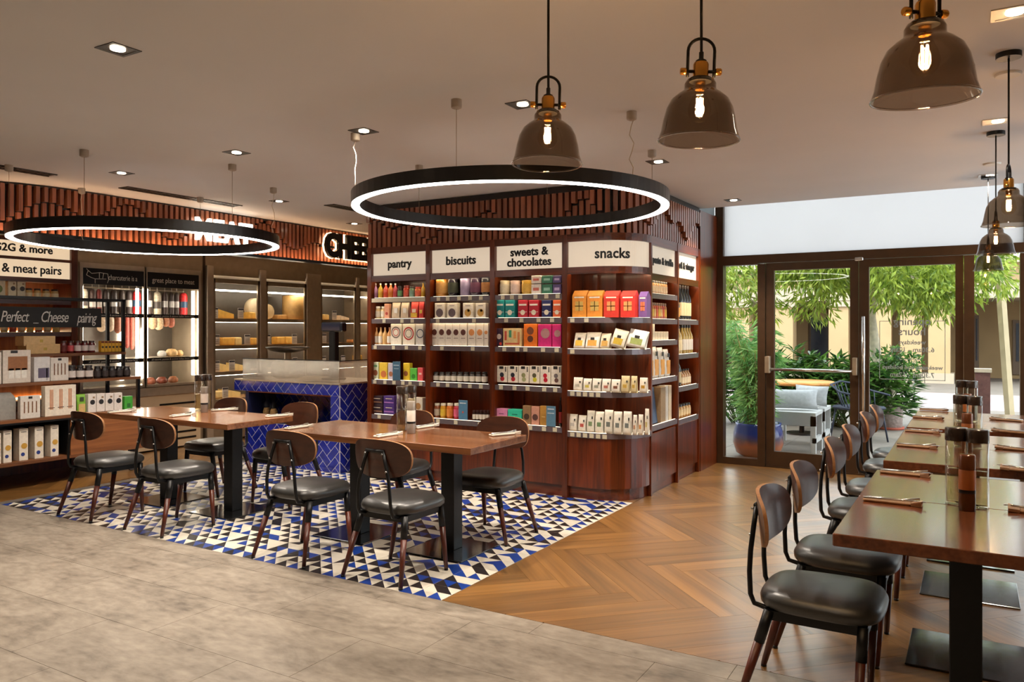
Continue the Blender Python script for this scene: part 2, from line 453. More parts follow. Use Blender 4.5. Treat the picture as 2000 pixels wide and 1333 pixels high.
for i in range(nx):
    for jj in range(14):
        x, y = TX1 - .1 - i * .2, YC + .1 + jj * .2
        if x - .1 < TX0 - .02: continue
        if -7.0 < x < -5.75 and y > 6.1: continue
        spots.append((x, y))
spots.sort(key=lambda p: p[0] ** 2 + p[1] ** 2)
rest = MB()
for q, (x, y) in enumerate(spots):
    me = variants[rt.randrange(14)]
    if q < 300: obj('patterned_tile', me, floor, (x, y, 0), 0)
    else:
        for pgn in me.polygons: rest.add([(me.vertices[i].co.x + x, me.vertices[i].co.y + y, me.vertices[i].co.z) for i in pgn.vertices], [tuple(range(len(pgn.vertices)))], pgn.material_index)
if rest.v: rest.build('patterned_tile', [TW, TB, TK], floor, kind='stuff')

# --- walls and ceiling
WALLW = plain('wall_paint', (196, 180, 160), 0.8, 0, 0.03, 3)
struct('wall_back', MB().box(XL, XR, YB - .1, YB, 0, CZ), WALLW)
struct('wall_right', MB().box(XR, XR + .1, YB, 5.6, 0, ZP).box(XR, XR + .1, 5.6, YF + .06, 2.62, ZP), WALLW)
ym = [5.6, 7.15, YF + .06]  # glazed bays out of view, added to let in more daylight
wr = MB().box(XR, XR + .1, 5.6, YF + .06, 0, .1)
for y_ in ym: wr.box(XR, XR + .1, max(5.6, y_ - .05), min(YF + .06, y_ + .05), .1, 2.62)
struct('trim_added', wr, BRONZE)
struct('wall_left', MB().box(XL - .1, XL, YB, YR, 0, CZ), WALLW)
struct('wall_rear', MB().box(XL, -5.1, YR, YR + .1, 0, CZ).box(-5.2, -5.1, YF - .06, YR, 0, CZ).box(-5.1, -2.5, YF - .06, YF + .04, 0, CZ), WALLW)
struct('wall_end', MB().box(-2.60, -2.50, YF - .66, YF - .062, 0, ZP), GREYW)
struct('ceiling', MB().box(XL - .1, -5.1, YB - .1, YR + .1, CZ, 3.9).box(-5.1, XR + .1, YB - .1, 8.12, CZ, 3.9).box(-5.1, XR + .1, 8.12, YF + .08, ZP, 3.9), CEILM)
wp = struct('trim_1', MB().box(-2.4985, -2.475, 8.045, YF - .065, 0.0, 2.74), WALNUT_V)

# --- glazed front
fy0, fy1 = YF - .06, YF + .06
fr = MB()
fr.box(-2.497, -2.408, fy0, fy1, 0, ZP)
for x0, x1 in ((-2.033, -1.953), (-0.093, -0.006), (0.361, 0.45), (1.46, 1.55), (2.52, 2.6)): fr.box(x0, x1, fy0, fy1, 0, 2.2)
for x0, x1 in ((0.39, 0.45), (2.52, 2.6)): fr.box(x0, x1, fy0, fy1, 2.3, ZP)
fr.box(-2.408, 2.6, fy0, fy1, 2.21, 2.30)
fr.box(-2.408, -2.033, fy0, fy1, 2.195, 2.21); fr.box(-2.408, -2.033, fy0, fy1, 0, 0.075)
fr.box(-0.006, 2.52, fy0, fy1, 0, 0.075); fr.box(-1.953, -0.093, fy0 + .02, fy1 - .02, -0.007, 0.012)
struct('trim_2', fr, BRONZE)
def pane(name, x0, x1, z0, z1, mat=GLASS, parent=None, y=YF):
    return struct(name, MB().box(x0, x1, y - .004, y + .004, z0, z1), mat, parent)
pane('window_1', -2.408, -2.033, .075, 2.195)
pane('window_2', -0.006, 0.361, .075, 2.21)
pane('window_4', 0.45, 1.46, .075, 2.21)
pane('window_5', 1.55, 2.52, .075, 2.21)
for i_ in range(2): struct('window_%d' % (7 + i_), MB().box(XR + .046, XR + .054, ym[i_] + .05, ym[i_ + 1] - .05, .1, 2.62), GLASS)  # panes of the added side bays, unseen, there for extra daylight
def frosted():
    m, nt, b = newmat('frosted_film'); nt.nodes.remove(b); N = nt.nodes.new; L = nt.links.new
    d = N('ShaderNodeBsdfDiffuse'); d.inputs[0].default_value = (.7, .71, .72, 1)
    t = N('ShaderNodeBsdfTranslucent'); t.inputs[0].default_value = (.69, .685, .68, 1)
    tc = N('ShaderNodeTexCoord'); nz = N('ShaderNodeTexNoise'); nz.inputs['Scale'].default_value = 2.0
    L(tc.outputs['Object'], nz.inputs['Vector'])
    mr = N('ShaderNodeMapRange'); mr.inputs['To Min'].default_value = .86; mr.inputs['To Max'].default_value = .92
    L(nz.outputs['Fac'], mr.inputs['Value'])
    mx = N('ShaderNodeMixShader'); L(mr.outputs[0], mx.inputs[0]); L(d.outputs[0], mx.inputs[1]); L(t.outputs[0], mx.inputs[2])
    L(mx.outputs[0], nt.nodes['Material Output'].inputs[0]); return m
FROST = frosted()
pane('window_3', -2.408, 0.39, 2.30, ZP, FROST)
pane('window_6', 0.45, 2.52, 2.30, ZP, FROST)
def leaf(name, x0, x1, g0, g1, label):
    r = empty(name, (0, 0, 0)); tag(r, label, 'door', None, 'structure')
    y0, y1 = YF - .03, YF + .03
    MB().box(x0, g0, y0, y1, .012, 2.205).build('stile', BRONZE, r)
    MB().box(g1, x1, y0, y1, .012, 2.205).build('stile', BRONZE, r)
    MB().box(g0, g1, y0, y1, .012, .172).build('bottom_rail', BRONZE, r)
    MB().box(g0, g1, y0, y1, 2.125, 2.205).build('top_rail', BRONZE, r)
    MB().box(g0, g1, YF - .004, YF + .004, .172, 2.125).build('pane', GLASS, r)
    return r
d1 = leaf('door_1', -1.948, -1.028, -1.865, -1.107, 'bronze framed glass door leaf with push bar')
bar = MB().tube([(-1.915, YF - .1, 1.06), (-1.05, YF - .1, 1.06)], .016, 10).build('push_bar', CHROME, d1)
MB().bbox(-1.945, -1.895, YF - .12, YF - .031, 1.02, 1.2).build('bar_housing', STEELD, bar)
MB().bbox(-1.075, -1.032, YF - .12, YF - .031, 1.02, 1.2).build('bar_housing', STEELD, bar)
d2 = leaf('door_2', -1.022, -0.097, -0.928, -0.164, 'bronze framed glass door leaf with opening hours and pull handle')
MB().tube([(-0.976, YF - .085, .62), (-0.976, YF - .085, 1.62)], .017, 10).tube([(-0.976, YF - .085, .8), (-0.976, YF - .03, .8)], .01, 8).tube([(-0.976, YF - .085, 1.5), (-0.976, YF - .03, 1.5)], .01, 8).build('pull_handle', CHROME, d2)
MB().bbox(-1.06, -0.98, YF - .07, YF - .031, 2.19, 2.225).build('door_closer', CHROME, d2)
# opening hours printed on the outer face, so it reads mirrored from inside
OHM = plain('window_print', (150, 158, 156), 0.5, 0, 0.02, 20)
cx = -0.54; yp = YF - .006
for body, zz, sz in (('opening', 1.565, .105), ('hours', 1.465, .105), ('weekdays', 1.36, .062), ('6.30am - 12am', 1.285, .066), ('weekends and holidays', 1.11, .058), ('7.30am - 12am', 1.035, .066)):
    text('lettering', body, sz, OHM, (cx, yp, zz), '-y', d2, mirror=True, extrude=.0004, bold=.0012)
fm = MB()
for x0, x1, z0, z1 in ((-.835, -.829, .985, 1.575), (-.255, -.249, .985, 1.575), (-.835, -.249, .985, .991), (-.835, -.73, 1.569, 1.575), (-.35, -.249, 1.569, 1.575), (-.62, -.46, 1.19, 1.195)): fm.box(x0, x1, yp - .0005, yp + .0005, z0, z1)
fm.build('print_frame', OHM, d2)

# ================================================================== OUTSIDE
PAVE = plain('paving', (118, 109, 100), 0.8, 0, 0.12, 1.2)
pv = struct('pavement', MB().box(-45, 45, YF + .06, 70, -0.2, -0.03), PAVE)
slabm = MB().box(-.298, .298, -.298, .298, -.03, -.004).mesh('paving_slab', plain('paving_slab', (124, 115, 106), 0.7, 0, 0.1, 5))
for i in range(9):
    for k in range(10): obj('paving_slab', slabm, pv, (-3.6 + i * .6, 9.1 + k * .6, 0))
MB().box(-45, 45, 17.0, 21.0, -.03, -.026).build('paving_band', plain('paving_band', (170, 150, 150), 0.8, 0, 0.08, 1), pv)

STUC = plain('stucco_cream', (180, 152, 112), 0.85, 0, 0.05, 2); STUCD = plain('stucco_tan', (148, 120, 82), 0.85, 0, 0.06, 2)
STONEC = plain('cornice_stone', (180, 164, 142), 0.8, 0, 0.04, 3); DARKW = plain('shop_window', (42, 46, 56), 0.15, 0, 0.3, 1.5)
bl = empty('arcade_building', (0, 25, 0), 0, 'cream stucco arcade building with square columns across the plaza', 'building')
def P_(mb, name, mat, par=None): return mb.build(name, mat, par or bl)
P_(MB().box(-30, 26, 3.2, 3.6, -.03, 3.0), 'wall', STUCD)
P_(MB().box(-30, 26, -.35, 3.6, 2.32, 2.72), 'beam', STONEC)
P_(MB().box(-30, 26, -.2, 3.6, 2.72, 3.25), 'frieze', STUC)
P_(MB().box(-30, 26, -.55, 3.6, 3.25, 3.42), 'cornice', STONEC)
for px in (1300, 1376, 1450, 1534, 1640, 1722, 1780, 1835):
    X = on_y(px, 700, 25)[0]
    c = P_(MB().box(X - .27, X + .27, -.25, .3, .25, 2.14), 'column', STUC)
    P_(MB().box(X - .34, X + .34, -.32, .37, 2.14, 2.32), 'capital', STONEC, c)
    P_(MB().box(X - .36, X + .36, -.34, .39, -.03, .25), 'plinth', STONEC, c)
    X2 = on_y(px + 28, 700, 28.2)[0]
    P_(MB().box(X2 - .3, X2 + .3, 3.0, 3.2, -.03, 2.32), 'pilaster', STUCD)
for px0, px1, z1 in ((1420, 1440, 2.0), (1490, 1516, 2.0), (1548, 1556, 1.9), (1580, 1622, 1.95), (1742, 1760, 1.7), (1797, 1815, 1.7), (1850, 1872, 1.9), (1903, 1912, 1.9), (1978, 1996, 1.75), (2060, 2100, 1.9)):
    a, b_ = on_y(px0, 700, 28.2)[0], on_y(px1, 700, 28.2)[0]
    w = P_(MB().box(a, b_, 3.12, 3.2, .1, z1), 'window', plain('shop_frame', (96, 74, 52), 0.6))
    P_(MB().box(a + .08, b_ - .08, 3.10, 3.12, .5, z1 - .1), 'pane', DARKW, w)
X = on_y(1602, 650, 28.1)[0]
P_(MB().lathe([(.24, 0), (.24, .06)], (X, 3.0, 2.0), 20, ax='y'), 'round_sign', STUC)

def foliage_mat(name, c1, c2, rough=.5):
    m, nt, b = newmat(name); N = nt.nodes.new; L = nt.links.new
    tc = N('ShaderNodeTexCoord'); nz = N('ShaderNodeTexNoise'); nz.inputs['Scale'].default_value = 9; nz.inputs['Detail'].default_value = 1
    L(tc.outputs['Object'], nz.inputs['Vector'])
    rp = N('ShaderNodeValToRGB'); rp.color_ramp.elements[0].position = .35; rp.color_ramp.elements[1].position = .68
    rp.color_ramp.elements[0].color = srgb(*c1); rp.color_ramp.elements[1].color = srgb(*c2)
    L(nz.outputs['Fac'], rp.inputs['Fac']); L(rp.outputs['Color'], b.inputs['Base Color']); setin(b, 'Roughness', rough)
    t = N('ShaderNodeBsdfTranslucent'); L(rp.outputs['Color'], t.inputs[0])
    mx = N('ShaderNodeMixShader'); mx.inputs[0].default_value = .4
    L(b.outputs[0], mx.inputs[1]); L(t.outputs[0], mx.inputs[2]); L(mx.outputs[0], nt.nodes['Material Output'].inputs[0])
    return m
LEAFY = foliage_mat('leaf_tree', (96, 124, 34), (186, 202, 84))
LEAFB = foliage_mat('leaf_bamboo', (92, 154, 82), (172, 212, 128))
LEAFP = foliage_mat('leaf_shrub', (30, 72, 32), (114, 158, 70), .3)
BARK = plain('pale_bark', (206, 192, 168), 0.8, 0, 0.2, 12)
def leaf_blade(mb, p, d, up, ln, w, fold=.2):
    d = d.normalized(); s = d.cross(up)
    s = s.normalized() if s.length > 1e-4 else Vector((1, 0, 0))
    n = s.cross(d)
    m_ = p + d * ln * .45; t_ = p + d * ln - n * ln * fold * .5
    mb.add([p, m_ + s * w / 2 - n * ln * .03, t_, m_ - s * w / 2 - n * ln * .03], [(0, 1, 2, 3)], 0, True)
def rv(rn, z0=-1, z1=1):
    a = rn.uniform(0, 2 * PI); z = rn.uniform(z0, z1); r = math.sqrt(max(0, 1 - z * z))
    return Vector((r * math.cos(a), r * math.sin(a), z))
def clump_leaves(mb, rn, c, rad, n, ln, w, droop=.7):
    for _ in range(n):
        u = rv(rn); p = Vector(c) + Vector((u.x * rad[0], u.y * rad[1], u.z * rad[2])) * (rn.random() ** .4)
        d = (u * .6 + rv(rn) * .7 + Vector((0, 0, -droop)))
        leaf_blade(mb, p, d, rv(rn), ln * rn.uniform(.7, 1.3), w * rn.uniform(.7, 1.2))
def tree(name, label, base, crown, trunk_pts, nclump, nleaf, ln, w, mat, seed, group=None):
    rn = random.Random(seed)
    r = empty(name, base, 0, label, 'tree', group)
    B = Vector(base); tm = MB(); tm.tube([Vector(p) - B for p in trunk_pts], [.1, .085, .075, .06][:len(trunk_pts)], 8)
    top = Vector(trunk_pts[-1]) - B
    (c, rad) = crown; c = Vector(c) - B
    fm_ = MB()
    for i in range(nclump):
        u = rv(rn, -.9, .9); cc = c + Vector((u.x * rad[0], u.y * rad[1], u.z * rad[2])) * (rn.random() ** .35)
        if i % 3 == 0: tm.tube([top + Vector((0, 0, -.1)), (top + cc) / 2 + rv(rn) * .12, cc], [.035, .02, .008], 6)
        clump_leaves(fm_, rn, cc, (.32, .32, .26), nleaf, ln, w)
    tm.build('trunk', BARK, r); fm_.build('foliage', mat, r, kind='stuff')
    return r
tb = on_y(1703, 640, 13.6)
tree('shade_tree', 'pale barked tree with drooping yellow green leaves outside the double door', (tb[0], 13.6, 0),
     ((tb[0] + .12, 13.3, 2.55), (1.75, 1.2, .92)), [(tb[0] + .1, 13.6, 0), (tb[0] + .08, 13.6, .9), (tb[0] - .02, 13.6, 1.7), (tb[0] + .12, 13.6, 2.5)], 105, 115, .17, .036, LEAFY, 5)
t2 = on_y(1425, 560, 13.0)
tree('shade_tree', 'leafy tree seen through the narrow pane beside the wood panel', (t2[0] - .5, 13.0, 0),
     ((t2[0] - .15, 12.8, 2.2), (.9, .9, 1.05)), [(t2[0] - .5, 13, 0), (t2[0] - .5, 13, .9), (t2[0] - .45, 13, 1.6), (t2[0] - .3, 13, 2.3)], 46, 105, .16, .034, LEAFY, 9)
# potted bamboo
pb = (-2.19, 9.36, -.004)
pot = empty('potted_bamboo', pb, 0, 'bamboo in a blue and copper glazed round pot outside the window', 'plant')
def glaze():
    m, nt, b = newmat('reactive_glaze'); N = nt.nodes.new; L = nt.links.new
    tc = N('ShaderNodeTexCoord'); sp = N('ShaderNodeSeparateXYZ'); nz = N('ShaderNodeTexNoise'); nz.inputs['Scale'].default_value = 6
    L(tc.outputs['Object'], sp.inputs[0]); L(tc.outputs['Object'], nz.inputs['Vector'])
    a = N('ShaderNodeMath'); a.operation = 'MULTIPLY_ADD'; a.inputs[1].default_value = .12; L(nz.outputs['Fac'], a.inputs[0]); L(sp.outputs['Z'], a.inputs[2])
    rp = N('ShaderNodeValToRGB'); e = rp.color_ramp.elements
    e[0].position = .20; e[0].color = srgb(168, 92, 52); e[1].position = .36; e[1].color = srgb(26, 50, 120)
    k = e.new(.28); k.color = srgb(86, 70, 84)
    L(a.outputs[0], rp.inputs['Fac']); L(rp.outputs['Color'], b.inputs['Base Color']); setin(b, 'Roughness', .15); return m
MB().lathe([(.17, 0), (.25, .05), (.285, .16), (.28, .28), (.255, .37), (.262, .40), (.235, .40), (.23, .34), (0.0, .34)], seg=28).build('pot', glaze(), pot)
rn = random.Random(11); cm = MB(); lm = MB()
for i in range(24):
    a = rn.uniform(0, 2 * PI); r0 = rn.uniform(.02, .16); r1 = r0 + rn.uniform(.04, .26); hh = rn.uniform(.85, 1.4)
    pts = [Vector((math.cos(a) * (r0 + (r1 - r0) * t * t), math.sin(a) * (r0 + (r1 - r0) * t * t), .33 + hh * t)) for t in (0, .35, .7, 1)]
    cm.tube(pts, [.008, .007, .006, .003], 6)
    for t in range(40):
        q = .1 + .9 * t / 40
        k = min(2, int(q * 3)); fct = q * 3 - k
        p = pts[k].lerp(pts[k + 1], min(1, fct)) + rv(rn) * .05
        for _ in range(4): leaf_blade(lm, p, rv(rn, -.6, .3) + Vector((0, 0, -.25)), rv(rn), rn.uniform(.1, .2), .019)
cm.build('canes', plain('bamboo_cane', (172, 150, 92), .5), pot); lm.build('foliage', LEAFB, pot, kind='stuff')
# shrubs behind the terrace
def shrub(px, Y, z1, rad, n, label, seed, ln=.26):
    rn = random.Random(seed); b = on_y(px, 640, Y); r = empty('leafy_shrub', (b[0], Y, -.004), 0, label, 'shrub', 'glossy shrubs behind the terrace')
    sm = MB(); lf = MB()
    for i in range(n):
        a = rn.uniform(0, 2 * PI); rr = rn.random() ** .5; p = Vector((math.cos(a) * rr * rad, math.sin(a) * rr * rad * .6, rn.uniform(.25, 1) * z1 * (1 - .25 * rr)))
        if i % 4 == 0: sm.tube([Vector((p.x * .3, p.y * .3, 0)), p], [.012, .006], 5)
        for q in range(7):
            d = rv(rn, -.2, .7) + Vector((p.x, p.y, .1)).normalized() * .5
            leaf_blade(lf, p, d, Vector((0, 0, 1)), ln * rn.uniform(.6, 1.2), ln * .2, .5)
    sm.build('stems', plain('green_stem', (90, 110, 60), .6), r); lf.build('foliage', LEAFP, r, kind='stuff')
shrub(1545, 12.9, 1.16, .66, 170, 'dark glossy shrub behind the round terrace table', 21)
shrub(1612, 12.8, 1.2, .66, 170, 'broad glossy shrub between the terrace table and the dark chair', 22)
shrub(1668, 12.7, 1.08, .6, 150, 'glossy shrub behind the left door leaf stile', 23)
shrub(1718, 13.3, .98, .52, 110, 'low glossy shrub behind the stone planter', 24)
shrub(1450, 12.5, .95, .55, 100, 'shrub half hidden behind the potted bamboo', 25)
# stone planter with a twisted little tree
q = on_z(1738, 838, -.004)
pl = empty('stone_planter', (q[0], q[1], -.004), 0, 'round grey stone planter with a twisted bonsai-like tree', 'plant')
sc_ = 1.0
MB().lathe([(.165, .03), (.17, .05), (.178, .34), (.15, .34), (.15, .29), (0, .29)], seg=24).build('planter', plain('rough_stone', (134, 116, 108), .85, 0, .25, 30, .3), pl)
MB().lathe([(.16, 0), (.19, .0), (.2, .035), (.18, .035)], seg=24).build('saucer', plain('terracotta', (176, 84, 62), .7), pl)
MB().tube([(0, 0, .3), (-.03, .02, .42), (.05, 0, .55), (-.03, 0, .66), (.04, .01, .8), (.07, 0, .98)], [.05, .042, .038, .032, .028, .015], 8).build('twisted_trunk', BARK, pl)
lf = MB(); rn = random.Random(5)
for c in ((.05, 0, 1.1), (-.2, 0, 1.02), (.25, 0, 1.0), (.0, .1, .9), (.2, -.1, .88), (-.25, .1, .85)): clump_leaves(lf, rn, c, (.2, .2, .14), 130, .1, .035, .2)
lf.build('foliage', LEAFP, pl, kind='stuff')
# white lounge seats with cushions
GW = plain('white_slats', (184, 184, 182), .5, 0, .03, 10)
def seat_frame(x, y, w, d, h, rz, label):
    r = empty('lounge_seat', (x, y, -.004), rz, label, 'seat', 'white terrace seats')
    for sx in (-1, 1):
        for sy in (-1, 1): MB().cbox((sx * (w / 2 - .03), sy * (d / 2 - .03), h / 2 - .02), (.06, .06, h - .04)).build('leg', GW, r)
    MB().box(-w / 2, w / 2, -d / 2, d / 2, h - .04, h).build('seat_top', GW, r)
    for sy in (-1, 1): MB().box(-w / 2, w / 2, sy * (d / 2 - .02) - .02, sy * (d / 2 - .02) + .02, h - .16, h - .04).build('rail', GW, r)
    for sx in (-1, 1): MB().box(sx * (w / 2 - .02) - .02, sx * (w / 2 - .02) + .02, -d / 2, d / 2, .14, .2).build('stretcher', GW, r)
    return r
a = on_z(1556, 893, 0)
seat_frame(-1.93, 10.02, .62, .5, .5, 0, 'white slatted terrace seat nearest the glass door')
seat_frame(-1.93, 10.66, .62, .5, .5, 0, 'white slatted terrace seat with the second cushion')
def cushion(loc, s, rot, label):
    mb = MB(); n = 9; v = []
    for sgn in (1, -1):
        for i in range(n):
            for k in range(n):
                u, w = i / (n - 1) * 2 - 1, k / (n - 1) * 2 - 1
                t = max(0, (1 - abs(u) ** 2.6) * (1 - abs(w) ** 2.6)) ** .5
                e = 1 - .07 * (1 - u * u) * (abs(w) > .99) - .07 * (1 - w * w) * (abs(u) > .99)
                v.append((u * s[0] / 2 * e, sgn * t * s[1] / 2, w * s[2] / 2 * e))
    fs = []
    for sgn in (0, 1):
        for i in range(n - 1):
            for k in range(n - 1):
                b = sgn * n * n; q_ = (b + i * n + k, b + (i + 1) * n + k, b + (i + 1) * n + k + 1, b + i * n + k + 1)
                fs.append(q_ if sgn else q_[::-1])
    mb.add(v, fs, 0, True)
    o = mb.build('cushion', plain('grey_linen', (178, 180, 182), .9, 0, .08, 30, .15), None, loc); o.rotation_euler = rot
    tag(o, label, 'cushion', 'pale grey cushions on the terrace seats')
cushion((-1.94, 10.04, .63), (.6, .18, .25), (-.3, 0, .2), 'pale grey cushion leaning on the nearer white terrace seat')
cushion((-1.82, 10.64, .635), (.48, .17, .26), (-.2, 0, -.4), 'pale grey cushion on the farther white terrace seat')
tt = on_y(1558, 756, 11.4)
rtb = empty('terrace_table', (tt[0], 11.7, -.004), 0, 'round orange wood terrace table behind the white seats', 'table')
MB().lathe([(.0, .70), (.42, .70), (.44, .715), (.44, .745), (.42, .755), (0, .755)], seg=32).build('table_top', wood('teak', (190, 118, 52), (226, 158, 84), 'x', .4, 5), rtb)
MB().tube([(0, 0, .02), (0, 0, .7)], .035, 10).build('column', BLACKM, rtb); MB().lathe([(.22, 0), (.22, .02)], seg=24).build('base', BLACKM, rtb)
wc = on_z(1632, 850, 0)
wch = empty('woven_chair', (wc[0] + .35, 11.35, -.004), -2.2, 'dark blue woven terrace armchair beside the round table', 'chair')
NAVY = plain('navy_rope', (40, 48, 66), .6)
for sx in (-1, 1):
    for sy in (-1, 1): MB().tube([(sx * .25, sy * .25, 0), (sx * .2, sy * .2, .43)], .012, 6).build('leg', NAVY, wch)
MB().bbox(-.25, .25, -.24, .24, .42, .47, .02).build('seat', NAVY, wch)
MB().tube([(-.27, .26, .62), (-.29, -.05, .66), (-.22, -.27, .74), (0, -.31, .78), (.22, -.27, .74), (.29, -.05, .66), (.27, .26, .62)], .014, 8).build('arm_rail', NAVY, wch)
cd = MB()
for i in range(13):
    t = i / 12 * PI; cd.tube([(.24 * math.cos(t), -.24 * math.sin(t) + .05, .46), (.28 * math.cos(t), -.31 * math.sin(t), .66 + .1 * math.sin(t))], .007, 5)
cd.build('cord_back', NAVY, wch)
# bollard and leaning post
b_ = on_y(1919, 700, 15.2)
bo = empty('bollard', (b_[0], 15.2, -.03), 0, 'dark red brick bollard with white cap beyond the right hand pane', 'bollard')
MB().box(-.11, .11, -.11, .11, 0, .8).build('shaft', plain('dark_brick', (92, 58, 52), .8, 0, .2, 14), bo); MB().box(-.13, .13, -.13, .13, .8, .86).build('cap', STONEC, bo)
b_ = on_y(1974, 700, 14.2); t_ = on_y(1950, 500, 14.2)
lp = empty('leaning_post', (b_[0], 14.2, -.03), 0, 'pale timber post leaning slightly left outside the right hand pane', 'post')
MB().tube([(0, 0, 0), (t_[0] - b_[0], 0, t_[2])], .065, 4, smooth=False).build('shaft', plain('pale_timber', (186, 168, 134), .8, 0, .08, 6), lp)
MB().box(-.12, .12, -.12, .12, 0, .03).build('foot', STONEC, lp)
# ================================================================== LIGHTS THE ROOM HAS, WITH SOME ADDED
K = .937            # ceiling fixtures were measured for a 2.85 m ceiling; K brings them to 2.765 m
def spot(parent, loc, energy, size=1.9, color=WARM2, blend=.6):
    l = bpy.data.lights.new('lamp', 'SPOT'); l.energy = energy; l.spot_size = size; l.spot_blend = blend; l.color = color; l.shadow_soft_size = .04
    o = bpy.data.objects.new('lamp', l); COL.objects.link(o); o.location = loc; o.parent = parent
    return o
DLT = plain('downlight_trim', (60, 54, 48), .4, .3); DLW = plain('downlight_trim_pale', (206, 198, 186), .3, .6)
DLE = emit('downlight_lens', (1.0, .84, .62), 14.0)
dl_trim = MB().box(-.07, .07, -.07, -.055, -.004, 0).box(-.07, .07, .055, .07, -.004, 0).box(-.07, -.055, -.055, .055, -.004, 0).box(.055, .07, -.055, .055, -.004, 0).box(-.055, .055, -.055, .055, -.002, 0)
dl_d = dl_trim.mesh('trim_plate', DLT); dl_w = dl_trim.mesh('trim_plate', DLW)
dl_lens = MB().lathe([(.032, -.008), (.032, -.003)], seg=16).mesh('lens', DLE)
def downlight(x, y, e, label, pale=False):
    x *= K; y *= K
    r = empty('downlight', (x, y, CZ), 0, label, 'downlight', 'square recessed downlights in the ceiling')
    obj('trim_plate', dl_w if pale else dl_d, r); obj('lens', dl_lens, r, (.012, -.01, 0))
    if e: spot(r, (0, 0, -.03), e)
DE = 85
for x, y, lb in ((-3.561, 2.278, 'recessed downlight alone high in the left ceiling'), (-3.596, 4.077, 'recessed downlight beside the left wire of the right ring lamp'),
                 (-4.873, 4.079, 'recessed downlight above a wire canopy of the left ring lamp'), (-6.371, 4.108, 'recessed downlight above the left ring lamp near the air grille'),
                 (-6.346, 5.866, 'recessed downlight near the right end of the left ring lamp'), (-6.876, 7.62, 'recessed downlight above the cheese sign'),
                 (-2.212, 6.041, 'recessed downlight above the right rim of the right ring lamp'), (-2.192, 8.25, 'recessed downlight by the frosted window strip'),
                 (-2.35, 4.08, 'recessed downlight seen through the bracket of the first bell pendant')):
    downlight(x, y, DE, lb)
for x, y, lb in ((.133, 3.962, 'pale trimmed downlight at the upper right picture edge'), (.116, 5.986, 'pale trimmed downlight above the second far bell pendant'), (.099, 8.074, 'pale trimmed downlight nearest the glass doors')):
    downlight(x, y, DE * .5, lb, True)
for x, y in ((-6.37, 2.28), (-0.9, .5), (-3.56, .5), (-6.37, .5)):  # invented downlights out of view, added to light the room
    downlight(x, y, DE * (.2 if x < -5 else .7), 'added unseen downlight behind the camera side of the room, %s' % {(-6.37, 2.28): 'left front', (-.9, .5): 'right', (-3.56, .5): 'middle', (-6.37, .5): 'left'}[(x, y)])
for x, y, lb in ((.15, 4.9, 'white round ceiling disc below the near black pendant canopy'), (.12, 7.5, 'white round ceiling disc below the far black pendant canopy')):
    r = MB().lathe([(.055, -.012), (.06, -.006), (.06, 0)], seg=24).build('smoke_detector', WHITEP, None, (x * K, y * K, CZ)); tag(r, lb, 'detector', 'white ceiling discs')
# air grilles
def grille(x, y0, y1, label):
    x *= K; y0 *= K; y1 *= K
    r = empty('air_grille', (x, (y0 + y1) / 2, CZ), 0, label, 'vent', 'dark linear air grilles in the ceiling')
    L_ = (y1 - y0) / 2
    MB().box(-.055, .055, -L_, L_, -.003, 0).build('backing', BLACKS, r)
    MB().box(-.07, -.055, -L_, L_, -.008, 0).box(.055, .07, -L_, L_, -.008, 0).build('frame', DLT, r)
    vm = MB().box(-.055, .055, -.006, .006, -.008, -.003).mesh('vane', DLT)
    n = int((y1 - y0) / .045)
    for i in range(n): obj('vane', vm, r, (0, -L_ + .02 + i * .045, 0))
grille(-6.99, 2.6, 3.86, 'dark linear air grille at the left picture edge'); grille(-6.99, 4.52, 5.87, 'long dark linear air grille above the meat sign'); grille(-6.05, 6.3, 7.2, 'dark air grille beside the shelving tower top')

# ------------------------------------------------------------------ ring lamps
def ring_lamp(cx, cy, zb, R, label, a0, wav):
    cx *= K; cy *= K; R *= K; zb = H + (zb - H) * K
    r = empty('ring_lamp', (cx, cy, zb), 0, label, 'pendant lamp', 'large black ring pendant lamps')
    n = 96; hh = .088; w = .058
    def annulus(r0, r1, z0, z1):
        mb = MB(); v = []
        for k in range(n):
            a = 2 * PI * k / n
            for (rr, z) in ((r0, z0), (r1, z0), (r1, z1), (r0, z1)): v.append((rr * math.cos(a), rr * math.sin(a), z))
        fs = []
        for k in range(n):
            b, c = k * 4, ((k + 1) % n) * 4
            for i in range(4): fs.append((b + i, c + i, c + (i + 1) % 4, b + (i + 1) % 4))
        return mb.add(v, fs, 0, False)
    annulus(R - w, R, .006, hh).build('housing', BLACKS, r)
    annulus(R - w + .004, R - .004, 0, .006).build('diffuser', LED, r)
    for k in range(6):
        a = a0 + k * PI / 3; x, y = (R - w / 2) * math.cos(a), (R - w / 2) * math.sin(a)
        z1 = CZ - zb
        if k in wav:
            pts = [(x + .012 * math.sin(t * 2.1 + k), y + .012 * math.cos(t * 1.7), hh + (z1 - .04 - hh) * t / 7) for t in range(8)]
            wr = MB().tube(pts, .0028, 5).build('cable', plain('clear_cable', (208, 196, 178), .4), r)
        else: wr = MB().tube([(x, y, hh), (x, y, z1 - .03)], .0016, 5).build('cable', STEELD, r)
        MB().lathe([(.014, -.052), (.028, -.046), (.03, -.042), (.03, 0)], (x, y, z1), 14).build('canopy', plain('canopy_grey', (176, 164, 150), .5), r)
ring_lamp(-2.90, 4.87, 2.357, 1.134, 'large black ring pendant lamp in front of the shelving tower', math.radians(-16), (0, 4))
ring_lamp(-6.33, 4.36, 2.255, 1.10, 'large black ring pendant lamp in front of the meat sign', 0.0, (3, 1))

